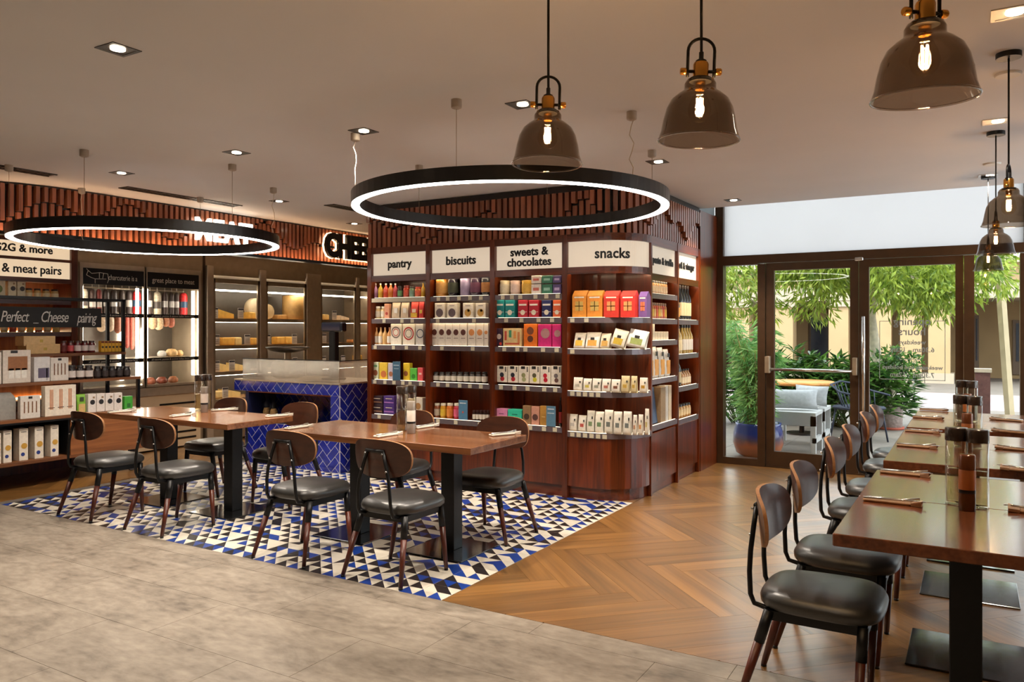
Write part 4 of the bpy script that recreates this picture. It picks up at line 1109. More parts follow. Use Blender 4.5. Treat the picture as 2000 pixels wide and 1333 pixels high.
tile_herring(-7.23, CX1, 0, .915, [(-7.23, CX1, NZ1, .915), (CX0, CX1, 0, NZ0), (NX1, CX1, NZ0, NZ1)], on_front(YC0), 1)
tile_herring(NX0, NX1, NZ0, NZ1, [], on_front(YC0 + .394), 2)
def on_side(q):
    mb = MB(); n = len(q)
    v = [(CX1 + .006, p[0], p[1]) for p in q] + [(CX1, p[0], p[1]) for p in q]
    mb.add(v, [tuple(range(n)), tuple(range(2 * n - 1, n - 1, -1))] + [(i, n + i, n + (i + 1) % n, (i + 1) % n) for i in range(n)])
    CT(mb, 'tile', BT, car)
tile_herring(YC0 + .01, YC0 + .7, 0, .915, [], on_side, 3)
def ribbed(name):
    m, nt, b = newmat(name); nt.nodes.remove(b); N = nt.nodes.new; L = nt.links.new
    tc = N('ShaderNodeTexCoord'); wv = N('ShaderNodeTexWave'); wv.bands_direction = 'X'; wv.inputs['Scale'].default_value = 60
    L(tc.outputs['Object'], wv.inputs['Vector'])
    bpn = N('ShaderNodeBump'); bpn.inputs['Strength'].default_value = .5; bpn.inputs['Distance'].default_value = .004; L(wv.outputs['Fac'], bpn.inputs['Height'])
    tr = N('ShaderNodeBsdfTransparent'); tr.inputs[0].default_value = (.86, .82, .76, 1)
    gl_ = N('ShaderNodeBsdfGlossy'); gl_.inputs['Roughness'].default_value = .15; L(bpn.outputs[0], gl_.inputs['Normal'])
    df = N('ShaderNodeBsdfTranslucent'); df.inputs[0].default_value = (.8, .72, .62, 1)
    m1 = N('ShaderNodeMixShader'); m1.inputs[0].default_value = .35; L(tr.outputs[0], m1.inputs[1]); L(df.outputs[0], m1.inputs[2])
    m2 = N('ShaderNodeMixShader'); m2.inputs[0].default_value = .22; L(m1.outputs[0], m2.inputs[1]); L(gl_.outputs[0], m2.inputs[2])
    L(m2.outputs[0], nt.nodes['Material Output'].inputs[0]); return m
RIB = ribbed('ribbed_glass')
sc1 = CT(MB().box(-7.1, CX1 - .01, YC0 + .01, YC0 + .018, .93, 1.158), 'glass_screen', RIB)
CT(MB().box(CX1 - .018, CX1 - .01, YC0 + .018, YC1 - .1, .93, 1.158), 'glass_screen', RIB)
CT(MB().box(-7.1, CX1 - .008, YC0 + .006, YC0 + .022, 1.158, 1.166).box(CX1 - .022, CX1 - .006, YC0 + .018, YC1 - .1, 1.158, 1.166), 'screen_cap', BLACKM)
# things on the counter
q = on_y(562, 680, 6.45)
sca = empty('weighing_scale', (q[0], 6.45, .93), 0, 'weighing scale with wide dark pan on the tiled counter', 'scale')
MB().bbox(-.14, .14, -.15, .15, 0, .2, .03).build('body', plain('scale_grey', (120, 112, 102), .4, .3), sca)
MB().lathe([(.04, .2), (.04, .29)], seg=12).build('stem', STEELD, sca)
MB().lathe([(.08, .29), (.2, .315), (.245, .345), (.25, .355), (.235, .352), (.19, .325), (0, .318)], seg=28).build('pan', plain('scale_pan', (58, 50, 44), .3, .6), sca)
q = on_y(652, 640, 6.45)
pd = empty('pole_display', (q[0], 6.45, .93), 0, 'black pole display standing on the tiled counter', 'display')
zt = on_y(652, 630, 6.45)[2] - .93
MB().bbox(-.045, .045, -.04, .04, .02, zt - .1, .01).build('pole', BLACKM, pd); MB().bbox(-.11, .11, -.09, .09, 0, .025, .01).build('foot', BLACKM, pd)
h_ = MB().bbox(-.155, .155, -.045, .045, zt - .105, zt, .012).build('display_head', plain('display_dark', (24, 30, 40), .25), pd)
MB().box(-.13, .13, -.047, -.045, zt - .09, zt - .02).build('screen', plain('screen_blue', (14, 26, 48), .12), h_)
bagm = glass('cellophane', (.9, .86, .78), 1.3, .15, 1.0)
for i, px in enumerate((488, 520, 540, 585, 602)):
    q = on_y(px, 780, 6.2)
    r = empty('cellophane_bag', (q[0], 6.16 + .05 * (i % 2), NZ0), .2 * i, 'clear cellophane bag of nibbles in the counter niche, %s from left' % ('first', 'second', 'third', 'fourth', 'fifth')[i], 'bag', 'cellophane bags in the blue niche')
    MB().lathe([(.03, 0), (.05, .02), (.052, .12), (.045, .18), (.012, .22), (.03, .28), (.04, .3)], seg=10, cap1=False).build('wrapper', bagm, r)
    MB().lathe([(.02, .005), (.04, .02), (.043, .1), (.03, .14)], seg=10).build('contents', plain('nibbles', (196, 160, 108), .6, 0, .3, 60), r)

# ================================================================== STEPPED DISPLAY GONDOLA
GX0, GY0, GY1 = -7.58, 3.0, 5.19
go = empty('display_gondola', (GX0, 4.3, 0), 0, 'stepped wooden display stand with black frame and castors', 'display stand')
def GO(mb, name, mat, par=None):
    o = mb.build(name, mat, par or go)
    if par is None: o.location = (-GX0, -4.3, 0)
    return o
GO(MB().box(-8.35, GX0, GY0, GY1, .625, .655), 'shelf', GOND)
GO(MB().box(-8.35, GX0, GY0, GY1, .235, .265), 'shelf', GOND)
GO(MB().box(GX0 - .02, GX0 - .004, 4.36, GY1, .265, .625), 'front_panel', wood('gondola_panel', (104, 60, 30), (158, 98, 54), 'y', .4, 4, .06, .05)); GO(MB().box(-8.35, GX0 - .02, GY1 - .02, GY1, .265, .625), 'end_panel', GOND)
GO(MB().box(-8.35, -8.33, GY0, GY1, .265, .625), 'back_panel', BLACKS); GO(MB().box(-8.33, GX0 - .02, 4.345, 4.36, .265, .625), 'divider', BLACKS)
GO(MB().box(GX0 - .002, GX0 + .002, GY0, 4.36, .612, .63), 'edge_bar', BLACKM)
GO(MB().box(-8.3, -7.712, GY0, GY1, .957, .985), 'shelf', GOND); GO(MB().box(-8.3, -7.975, GY0, GY1, 1.217, 1.245), 'shelf', GOND)
for (x, z0, z1) in ((-7.73, .655, .957), (-8.28, .655, 1.8), (-7.995, .985, 1.217), (-7.995, 1.245, 1.8)):
    for yy_ in (GY0 + .02, GY1 - .02): GO(MB().box(x - .015, x + .015, yy_ - .015, yy_ + .015, z0, z1), 'post', BLACKM)
GO(MB().box(-8.01, -7.98, GY0, GY1, 1.79, 1.815), 'rail', BLACKM); GO(MB().box(-8.295, -8.265, GY0, GY1, 1.79, 1.815), 'rail', BLACKM)
GO(MB().box(-8.295, -7.98, GY1 - .035, GY1 - .005, 1.79, 1.815), 'rail', BLACKM)
for x in (-7.66, -8.27):
    for yy_ in (GY0 + .12, GY1 - .14):
        c = GO(MB().box(x - .02, x + .02, yy_ - .03, yy_ + .03, .08, .235), 'castor', BLACKM)
        GO(MB().lathe([(.04, -.014), (.045, -.01), (.045, .01), (.04, .014)], (x, yy_, .045), 18, ax='x'), 'wheel', plain('castor_wheel', (60, 60, 62), .4), c)
        GO(MB().lathe([(.018, -.016), (.018, .016)], (x, yy_, .045), 12, ax='x'), 'hub', CHROME, c)
cb = empty('chalkboard_sign', (-7.972, 4.2, 1.61), 0, 'black chalkboard strip with handwriting Perfect Cheese pairing', 'sign')
MB().box(-.006, .006, -.9, .706, -.10, .10).build('board', plain('chalkboard', (22, 21, 20), .7), cb)
CHALK = plain('chalk', (206, 202, 196), .9, 0, .2, 80)
cy_ = lambda px: on_x(px, 620, -7.965)[1] - 4.2
text('lettering', 'Perfect', .15, CHALK, (.008, cy_(28), .0), '+x', cb, extrude=.0006, shear=.3, spacing=.9, sx=.66)
text('lettering', '_', .12, CHALK, (.008, cy_(70), -.01), '+x', cb, extrude=.0006, sx=.8)
text('lettering', 'Cheese', .155, CHALK, (.008, cy_(106), .0), '+x', cb, extrude=.0006, shear=.3, spacing=.88, sx=.66)
text('lettering', 'pairing', .15, CHALK, (.008, cy_(169), -.005), '+x', cb, extrude=.0006, shear=.3, spacing=.85, sx=.6)
# ================================================================== CHAIRS AND TABLES
def supell(a, n):
    c, s = math.cos(a), math.sin(a)
    return (abs(c) ** (2 / n) * (1 if c >= 0 else -1), abs(s) ** (2 / n) * (1 if s >= 0 else -1))
def make_chair():
    r = empty('dining_chair', (0, 0, 0))
    # cushion
    mb = MB(); seg = 40; rings = []
    for z, k in ((.392, .86), (.398, .95), (.41, .99), (.43, 1.0), (.45, .985), (.463, .95), (.472, .88), (.477, .72), (.479, .45), (.480, .0)):
        ring = []
        for i in range(seg):
            u, w = supell(2 * PI * i / seg, 3.4)
            taper = 1 - .10 * (1 - w * k) / 2
            dz = -.012 * (abs(u * k) ** 4) - .012 * (abs(w * k) ** 4)
            ring.append((u * .228 * k * taper, .07 + w * .232 * k, z + (dz if z > .44 else 0)))
        rings.append(ring)
    v = [p for rg in rings for p in rg]; fs = [tuple(range(seg - 1, -1, -1))]
    for j_ in range(len(rings) - 1):
        for i in range(seg): fs.append((j_ * seg + i, j_ * seg + (i + 1) % seg, (j_ + 1) * seg + (i + 1) % seg, (j_ + 1) * seg + i))
    mb.add(v, fs, 0, True); mb.build('seat', LEATHER, r)
    fr_ = MB()
    fr_.box(-.175, -.15, -.12, .25, .355, .392).box(.15, .175, -.12, .25, .355, .392).box(-.15, .15, -.12, -.095, .355, .392).box(-.15, .15, .225, .25, .355, .392)
    fr_.build('seat_frame', BLACKM, r)
    for sx in (-1, 1):
        for (ty, fy) in ((-.105, -.215), (.235, .218)):
            top = Vector((sx * .168, ty, .385)); foot = Vector((sx * .226, fy, .012))
            mid = top.lerp(foot, .32)
            lg = MB().tube([mid, foot], [.0195, .0125], 12).build('leg', LEGW, r)
            MB().tube([top + Vector((0, 0, .004)), mid], [.021, .0205], 12).build('socket', BLACKM, lg)
            MB().tube([foot, foot - Vector((0, 0, .012))], [.012, .013], 10).build('glide', BLACKS, lg)
    br = MB()
    pts = lambda s: [(s * .13, .02, .386), (s * .13, -.13, .386), (s * .13, -.172, .395), (s * .13, -.187, .43), (s * .125, -.192, .52), (s * .115, -.19, .6), (s * .085, -.184, .70), (s * .062, -.178, .775)]
    br.tube(pts(-1), .0105, 8).tube(pts(1), .0105, 8); br.tube([(-.07, -.18, .775), (.07, -.18, .775)], .0105, 8)
    br.build('back_frame', BLACKM, r)
    # curved plywood back
    mb = MB(); n = 44; th = .0075
    def surf(u, w, side):
        x = u * .222 * (1 - .05 * (w < 0) * abs(w)); z = .728 + w * .115
        y = -.168 + .30 * x * x * 4.4 - .10 * (z - .728) + side * th
        return (x, y, z)
    rads = (0, .3, .55, .75, .9, 1.0)
    for side, flip in ((1, True), (-1, False)):
        v = []; 
        for t in rads:
            for i in range(n):
                u, w = supell(2 * PI * i / n, 2.9); v.append(surf(u * t, w * t, side))
        fs = []
        for j_ in range(len(rads) - 1):
            for i in range(n):
                q = (j_ * n + i, j_ * n + (i + 1) % n, (j_ + 1) * n + (i + 1) % n, (j_ + 1) * n + i)
                fs.append(q if flip else q[::-1])
        mb.add(v, fs, 0, True)
    v = []
    for side in (1, -1):
        for i in range(n):
            u, w = supell(2 * PI * i / n, 2.9); v.append(surf(u, w, side))
    mb.add(v, [(i, n + i, n + (i + 1) % n, (i + 1) % n) for i in range(n)], 1, True)
    bk = mb.build('backrest', [PLYD, PLYE], r)
    sm = MB()
    for s in (-1, 1):
        for z, x in ((.66, .098), (.76, .066)): sm.lathe([(.006, -.2), (.007, -.198), (.007, -.19)], (s * x, 0, z), 8, ax='y')
    sm.build('screws', CHROME, bk)
    return r
proto = make_chair()
chairs = []
def chair(x, y, rz, label, group):
    c = proto if not chairs else copy_tree(proto)
    chairs.append(c); c.location = (x, y, 0); c.rotation_euler[2] = rz; tag(c, label, 'chair', group)
for x, lb in ((-6.095, 'dining chair seen from behind, leftmost at the left table'), (-5.22, 'dining chair seen from behind, right of the pair at the left table'),
              (-3.833, 'dining chair seen from behind, left of the pair at the middle table'), (-3.052, 'dining chair seen from behind, right of the pair at the middle table')):
    chair(x, 3.747, random.uniform(-.03, .03), lb, 'dining chairs with plywood backs')
for x, y, lb in ((-6.03, 4.87, 'dining chair on the far side of the left table beside the fridge'), (-5.13, 4.87, 'dining chair on the far side of the left table before the blue tiles'),
                 (-3.86, 4.84, 'dining chair on the far side of the middle table behind the glass bottles'), (-3.0, 4.82, 'dining chair on the far side of the middle table, facing the camera, right end')):
    chair(x, y, PI + random.uniform(-.04, .04), lb, 'dining chairs with plywood backs')
names = ('nearest dining chair along the right tables, in the foreground', 'second dining chair from the front along the right tables', 'third dining chair from the front along the right tables',
         'fourth dining chair from the front along the right tables', 'fifth dining chair from the front along the right tables', 'farthest dining chair along the right tables by the door')
for y, lb in zip((3.33, 4.01, 5.01, 5.73, 6.68, 7.34), names):
    chair(-.592, y, -PI / 2, lb, 'dining chairs with plywood backs')

T = .76
def table(x0, x1, y0, y1, cols, label, mat, group):
    cx_, cy_ = (x0 + x1) / 2, (y0 + y1) / 2
    r = empty('dining_table', (cx_, cy_, 0), 0, label, 'table', group)
    MB().bbox(x0 - cx_, x1 - cx_, y0 - cy_, y1 - cy_, T - .046, T, .003).build('table_top', mat, r)
    for (x, y) in cols:
        x -= cx_; y -= cy_
        MB().bbox(x - .053, x + .053, y - .053, y + .053, .008, T - .054, .004).build('column', BLACKM, r)
        MB().bbox(x - .24, x + .24, y - .24, y + .24, 0, .009, .003).build('base_plate', BLACKP, r)
        MB().box(x - .2, x + .2, y - .06, y + .06, T - .054, T - .046).build('top_plate', BLACKM, r)
table(-6.66, -4.955, 4.06, 4.735, ((-6.08, 4.36), (-5.25, 4.36)), 'wooden four seat table in front of the blue tiled counter', TABLEW, 'wooden tables on the patterned tiles')
table(-4.425, -2.68, 4.02, 4.72, ((-3.88, 4.36), (-3.06, 4.36)), 'wooden four seat table in front of the lit shelving', TABLEW, 'wooden tables on the patterned tiles')
ry = ((3.016, 3.752), (3.756, 4.494), (4.83, 5.563), (5.567, 6.30), (6.55, 7.238), (7.242, 7.93))
for (a, b), lb in zip(ry, ('nearest', 'second nearest', 'third', 'fourth', 'fifth', 'farthest')):
    table(-.443, .385, a, b, ((-.03, (a + b) / 2),), '%s wooden two seat table of the row by the right edge' % lb, TABLEWY, 'wooden two seat tables in the right row')

# --- bottles and mills
BG = glass('bottle_glass', (.97, .96, .90), 1.5, .02, 1.5)
CAPM = plain('bottle_cap', (62, 50, 42), .25, .4, coat=.5)
AMB = plain('amber_wood', (150, 88, 46), .3, 0, .1, 20, coat=.4)
WAT = glass('bottle_inner', (.95, .92, .80), 1.33, .05, 1.4)
def mkbottle():
    r = empty('glass_bottle', (0, 0, 0))
    MB().lathe([(.0, .004), (.036, .004), (.0405, .0), (.0415, .006), (.0415, .268), (.0385, .268), (.0385, .01)], seg=28, cap0=False, cap1=False).build('glass_body', BG, r)
    MB().lathe([(.0, .012), (.0375, .012), (.0375, .15), (0, .15)], seg=24).build('contents', WAT, r)
    MB().lathe([(.0425, .268), (.043, .27), (.043, .318), (.041, .322), (0, .322)], seg=28).build('cap', CAPM, r)
    return r
def mkmill(AMB=AMB, hd=(110, 62, 34), ch=(96, 62, 36)):
    r = empty('pepper_mill', (0, 0, 0))
    MB().lathe([(.030, 0), (.031, .002), (.031, .07)], seg=20).build('chamber', plain('mill_glass_%d' % ch[0], ch, .12, .2), r)
    MB().lathe([(.0315, .07), (.0315, .084)], seg=20).build('band', BLACKS, r)
    MB().lathe([(.031, .084), (.031, .16), (.029, .165)], seg=20).build('sleeve', AMB, r)
    MB().lathe([(.0305, .165), (.0305, .222), (.028, .226), (0, .226)], seg=20).build('head', plain('mill_head_%d' % hd[0], hd, .2, .2), r)
    return r
pb_, pm_ = mkbottle(), mkmill(); pm2_ = mkmill(plain('pale_sleeve_mill', (216, 208, 196), .4), (150, 140, 128), (150, 144, 136)); used = [0, 0, 0]
def bottle(px, py, label):
    c = pb_ if not used[0] else copy_tree(pb_); used[0] = 1
    p = on_z(px, py, T); c.location = (p[0], p[1], T + .001); tag(c, label, 'bottle', 'tall capped glass bottles on the tables')
def mill(px, py, label, pale=0):
    src = pm2_ if pale else pm_; c = src if not used[1 + pale] else copy_tree(src); used[1 + pale] = 1
    p = on_z(px, py, T); c.location = (p[0], p[1], T + .001); tag(c, label, 'mill', 'pepper mills on the tables')
bottle(1868, 985, 'tall glass bottle with dark cap on the nearest right table, left of its pair'); bottle(1909, 992, 'tall glass bottle with dark cap on the nearest right table, right of its pair'); mill(1889, 997, 'amber pepper mill between the two nearest bottles')
bottle(1876.5, 873, 'tall glass bottle on the middle right tables, left of its pair'); bottle(1903.5, 877, 'tall glass bottle on the middle right tables, right of its pair'); mill(1889, 881, 'amber pepper mill between the middle pair of bottles')
bottle(1879, 822, 'tall glass bottle on the farthest right table, left of its pair'); bottle(1898, 824, 'tall glass bottle on the farthest right table, right of its pair'); mill(1889, 826, 'amber pepper mill between the farthest pair of bottles')
bottle(390, 803, 'tall glass bottle on the left table, left of its pair'); bottle(404, 801, 'tall glass bottle on the left table, right of its pair'); mill(399, 806, 'pale banded pepper mill beside the bottles on the left table', 1)
bottle(786, 842, 'tall glass bottle on the middle table, left of its pair'); bottle(802, 838, 'tall glass bottle on the middle table, right of its pair'); mill(803, 847, 'pale banded pepper mill beside the bottles on the middle table', 1)

# --- cutlery in paper sleeves
KRAFT = plain('kraft_paper', (164, 128, 96), .8, 0, .08, 40); KRAFT2 = plain('lit_kraft_and_string', (206, 196, 180), .8, 0, .06, 40)  # paler kraft copy carries brighter light in its colour; also colours string
def mknap(mat):
    r = empty('cutlery_sleeve', (0, 0, 0))
    mb = MB(); mb.bbox(-.1, .085, -.028, .028, 0, .012, .004)
    mb.add([(.085, -.028, .0), (.125, -.034, .001), (.125, .034, .004), (.085, .028, .0), (.085, -.028, .012), (.125, -.036, .024), (.125, .036, .016), (.085, .028, .012)],
           [(0, 1, 2, 3), (4, 7, 6, 5), (0, 4, 5, 1), (3, 2, 6, 7)])
    mb.build('paper_sleeve', mat, r)
    MB().tube([(-.09, .006, .016), (.04, .008, .017), (.115, .014, .026)], [.004, .003, .005], 6).build('knife', CHROME, r)
    fk = MB().tube([(-.1, -.01, .016), (.03, -.008, .017), (.09, -.012, .02)], [.004, .003, .004], 6)
    for k in (-1, 0, 1): fk.tube([(.09, -.012, .02), (.14, -.012 + k * .006, .02)], .0016, 5)
    fk.build('fork', CHROME, r)
    return r
nk, nk2 = mknap(KRAFT), mknap(KRAFT2); un = {0: 0, 1: 0}
def napkin(p0, p1, label, pale=0, flip=0):
    src = (nk, nk2)[pale]; c = src if not un[pale] else copy_tree(src); un[pale] = 1
    a, b = on_z(*p0, T), on_z(*p1, T); x, y = (a[0] + b[0]) / 2, (a[1] + b[1]) / 2
    c.location = (x, y, T + .001); c.rotation_euler[2] = math.atan2(b[1] - a[1], b[0] - a[0]) + (PI if flip else 0)
    tag(c, label, 'cutlery', 'cutlery in paper sleeves')
o5 = ('nearest', 'second', 'third', 'fourth', 'fifth', 'sixth')
for i, (p0, p1) in enumerate((((1682, 977), (1793, 989)), ((1717, 923), (1808, 932)), ((1750, 871), (1824, 877)), ((1766, 842.5), (1831, 847.5)), ((1781, 816), (1838, 820)), ((1796, 801), (1846, 804)))):
    napkin(p0, p1, 'kraft cutlery sleeve, %s from front, left side of the right tables' % o5[i])
for i, (p0, p1) in enumerate((((1985, 1000), (2100, 1012)), ((1964, 918), (2056, 926)), ((1954, 877.5), (2030, 884)), ((1944, 843.5), (2012, 849)), ((1939, 820.5), (2000, 825)))):
    napkin(p0, p1, 'kraft cutlery sleeve, %s from front along the right picture edge' % o5[i], 0, 1)
for p0, p1, lb in (((207, 808), (262, 804), 'lit kraft cutlery sleeve at the left corner of the left table'), ((322, 817), (384, 810), 'lit kraft cutlery sleeve left of the bottles on the left table'),
                   ((408, 804), (462, 801), 'lit kraft cutlery sleeve right of the bottles on the left table'), ((515, 816), (568, 812), 'lit kraft cutlery sleeve at the right corner of the left table'),
                   ((548, 841), (611, 833), 'lit kraft cutlery sleeve at the left corner of the middle table'), ((724, 857), (784, 848), 'lit kraft cutlery sleeve left of the bottles on the middle table'),
                   ((812, 838), (846, 833), 'lit kraft cutlery sleeve right of the bottles on the middle table'), ((952, 853), (1012, 848), 'lit kraft cutlery sleeve at the right corner of the middle table')):
    napkin(p0, p1, lb, 1)

# ================================================================== PRODUCTS
ORD = ('first', 'second', 'third', 'fourth', 'fifth', 'sixth', 'seventh', 'eighth', 'ninth', 'tenth', 'eleventh', 'twelfth', 'thirteenth', 'fourteenth')
PC = {}
def col(rgb, rough=.45): return plain('print_%d_%d_%d' % rgb, rgb, rough, 0, .07, 45)
def cached(key, fn):
    if key not in PC: PC[key] = fn()
    return PC[key]
CARD = col((232, 226, 212)); GLB = {}
def lbl(desc, i, where):
    t = '%s, %s from left on %s' % (desc, ORD[i], where)
    return t if len(t.split()) <= 16 else t.replace(' on the ', ' on ').replace(' from left', ' along')
def place(o, pos, rz, label, cat, group):
    o.location = pos; o.rotation_euler[2] = rz; tag(o, label, cat, group); return o
def decals(o, w, d, h, specs_):
    """flat print on the front face (local -y): ('r',cx,cz,w,h,rgb) or ('d',cx,cz,r,rgb) or ('o',cx,cz,r,rgb) in fractions of the face"""
    for s in specs_:
        if s[0] == 'r':
            m = MB().box((s[1] - s[3] / 2) * w, (s[1] + s[3] / 2) * w, -d / 2 - .0012, -d / 2 - .0002, (s[2] - s[4] / 2) * h, (s[2] + s[4] / 2) * h); rgb = s[5]
        elif s[0] == 'd': m = MB().lathe([(s[3] * w, -d / 2 - .0016), (s[3] * w, -d / 2 - .0002)], (s[1] * w, 0, s[2] * h), 16, ax='y', smooth=False); rgb = s[4]
        else:
            m = MB(); r0, r1 = s[3] * w * .78, s[3] * w; n = 18; v = []
            for i in range(n):
                a = 2 * PI * i / n; v += [(s[1] * w + r0 * math.cos(a), -d / 2 - .001, s[2] * h + r0 * math.sin(a)), (s[1] * w + r1 * math.cos(a), -d / 2 - .001, s[2] * h + r1 * math.sin(a))]
            m.add(v, [(2 * i, 2 * i + 1, 2 * ((i + 1) % n) + 1, 2 * ((i + 1) % n)) for i in range(n)]); rgb = s[4]
        m.build('print', col(rgb), o)
def carton(pos, rz, w, d, h, rgb, label, cat, group, dec=(), shape='box', name='carton'):
    key = (shape, round(w, 3), round(d, 3), round(h, 3), rgb)
    def mk():
        mb = MB()
        if shape == 'box': mb.bbox(-w / 2, w / 2, -d / 2, d / 2, 0, h, .0025)
        elif shape == 'house':
            pr = [(-d / 2, 0), (d / 2, 0), (d / 2, h * .8), (.004, h), (-.004, h), (-d / 2, h * .8)]
            n = len(pr); v = [(-w / 2, p[0], p[1]) for p in pr] + [(w / 2, p[0], p[1]) for p in pr]
            mb.add(v, [tuple(range(n - 1, -1, -1)), tuple(range(n, 2 * n))] + [(i, (i + 1) % n, n + (i + 1) % n, n + i) for i in range(n)])
        else:   # pouch: bulging below, flat sealed top
            nu, nv = 7, 9; v = []
            for s in (-1, 1):
                for j_ in range(nv):
                    t = j_ / (nv - 1)
                    for i in range(nu):
                        u = i / (nu - 1) * 2 - 1
                        th = d / 2 * (1 - t ** 2.2) * (1 - .35 * u ** 4) * (.75 + .25 * min(1, t * 6)) + .002
                        ww = w / 2 * (1 - .05 * math.sin(PI * t))
                        v.append((u * ww, s * th + (.0 if s > 0 else 0), t * h))
            fs = []
            for s in (0, 1):
                for j_ in range(nv - 1):
                    for i in range(nu - 1):
                        b = s * nu * nv; q = (b + j_ * nu + i, b + j_ * nu + i + 1, b + (j_ + 1) * nu + i + 1, b + (j_ + 1) * nu + i)
                        fs.append(q if s == 0 else q[::-1])
            N_ = nu * nv
            for j_ in range(nv - 1):
                for i, fl in ((0, 1), (nu - 1, 0)):
                    q = (j_ * nu + i, (j_ + 1) * nu + i, N_ + (j_ + 1) * nu + i, N_ + j_ * nu + i); fs.append(q[::-1] if fl else q)
            for i in range(nu - 1):
                fs.append((i, N_ + i, N_ + i + 1, i + 1)); tp = (nv - 1) * nu; fs.append((tp + i, tp + i + 1, N_ + tp + i + 1, N_ + tp + i))
            mb.add(v, fs, 0, True)
        return mb.mesh(name, col(rgb))
    o = obj(name, cached(key, mk)); place(o, pos, rz, label, cat, group)
    if shape == 'house': decals(o, w, d, h * 1.0, dec)
    elif shape == 'box': decals(o, w, d, h, dec)
    else:
        for s in dec:
            m = MB().box((s[1] - s[3] / 2) * w, (s[1] + s[3] / 2) * w, -d / 2 - .001, -d / 2 + .006, (s[2] - s[4] / 2) * h, (s[2] + s[4] / 2) * h); m.build('print', col(s[5]), o)
    return o
def jar(pos, rz, r, h, rgb, lid, lab, label, cat, group, kind='jar', name='jar'):
    """kind jar: squat with screw lid; bottle: shouldered neck; can: straight"""
    o = empty(name)
    def prof():
        if kind == 'jar': return [(r * .92, 0), (r, .004), (r, h * .74), (r * .8, h * .82), (r * .8, h * .84)]
        if kind == 'can': return [(r * .96, 0), (r, .003), (r, h * .9), (r * .98, h * .91)]
        return [(r * .92, 0), (r, .005), (r, h * .56), (r * .86, h * .66), (r * .36, h * .80), (r * .32, h * .9)]
    P = prof()
    obj('body', cached(('jb', kind, round(r, 3), round(h, 3), rgb), lambda: MB().lathe(P, seg=14).mesh('body', plain('jar_%d_%d_%d' % rgb, rgb, .12, 0, .1, 30, coat=.4))), o)
    zt = P[-1][1]
    lr = r * (.84 if kind == 'jar' else 1.0 if kind == 'can' else .37)
    obj('lid', cached(('jl', kind, round(r, 3), round(h, 3), lid), lambda: MB().lathe([(lr, zt), (lr, h * .985), (lr * .93, h)], seg=14).mesh('lid', col(lid, .35))), o)
    if lab:
        z0, z1 = (.16, .62) if kind == 'jar' else (.12, .5) if kind == 'bottle' else (.2, .75)
        obj('label', cached(('ja', kind, round(r, 3), round(h, 3), lab), lambda: MB().lathe([(r * 1.012, h * z0), (r * 1.012, h * z1)], seg=14, cap0=False, cap1=False).mesh('label', col(lab, .6))), o)
    place(o, pos, rz, label, cat, group); return o
YI = YS + .065     # line of products on the front shelves
def ux(px): return on_y(px, 600, YI)[0]
def uz(px, py): return on_y(px, py, YI)[2]
def row(z, items, where, group):
    """items: (kind, px0, px1, py_top, rgb, desc, extra) placed left to right on one front shelf"""
    for i, it in enumerate(items):
        kind, a, b, top, rgb, desc = it[:6]; ex = it[6] if len(it) > 6 else {}
        x0, x1 = ux(a), ux(b); w = (x1 - x0) * .96; cx_ = (x0 + x1) / 2; zb = z + ex.get('dz', .0) + .001
        h = max(.03, uz((a + b) / 2, top) - zb); lab = lbl(desc, i, where)
        y = YI + ex.get('dy', .0)
        if kind in ('box', 'house', 'pouch'):
            d = ex.get('d', min(.09, max(.04, w * .6))); o = carton((cx_, y + d / 2 - .03, zb), ex.get('rz', 0), w, d, h, rgb, lab, ex.get('cat', 'box' if kind != 'pouch' else 'pouch'), group, ex.get('dec', ()), kind, ex.get('name', {'box': 'carton', 'house': 'gift_carton', 'pouch': 'snack_pouch'}[kind]))
            if 'tilt' in ex: o.rotation_euler = (ex['tilt'][0], ex['tilt'][1], ex.get('rz', 0)); o.location.z += abs(ex['tilt'][1]) * w / 2
        else:
            jar((cx_, y + w / 2 - .02, zb), 0, w / 2, h, rgb, ex.get('lid', (230, 226, 216)), ex.get('lab'), lab, {'jar': 'jar', 'bottle': 'bottle', 'can': 'tin'}[kind], group, kind, {'jar': 'jar', 'bottle': 'bottle', 'can': 'tin'}[kind])
p5 = lambda u: 700 + .18 * u
q5 = lambda v: 460 + .18 * v
q7 = lambda v: 660 + .18 * v
p6 = lambda u: 950 + .18 * u
p8 = lambda u: 950 + .195 * u
q8 = lambda v: 640 + .195 * v
g = 'products on the pantry shelves'
row(1.81, [('bottle', p5(165), p5(205), q5(522), (206, 150, 200), 'lilac syrup bottle'), ('bottle', p5(215), p5(260), q5(522), (226, 190, 70), 'yellow syrup bottle'), ('bottle', p5(270), p5(318), q5(522), (222, 90, 70), 'red syrup bottle'),
           ('bottle', p5(320), p5(372), q5(522), (226, 136, 60), 'orange syrup bottle'), ('bottle', p5(378), p5(420), q5(522), (214, 84, 92), 'pink syrup bottle'), ('jar', p5(425), p5(472), q5(552), (60, 56, 50), 'dark jar with green label', {'lab': (110, 170, 120), 'lid': (40, 38, 36)}),
           ('jar', p5(485), p5(545), q5(545), (196, 70, 50), 'red jar', {'lab': (222, 92, 70), 'lid': (130, 50, 40)}), ('jar', p5(552), p5(602), q5(555), (120, 150, 120), 'jar with teal label', {'lab': (136, 178, 160), 'lid': (70, 66, 60)}),
           ('jar', p5(608), p5(672), q5(560), (216, 120, 70), 'squat orange jar', {'lab': (230, 110, 80), 'lid': (190, 60, 40)}), ('bottle', p5(682), p5(722), q5(518), (226, 176, 60), 'amber bottle', {'lid': (190, 150, 60)})], 'the top pantry shelf', g)
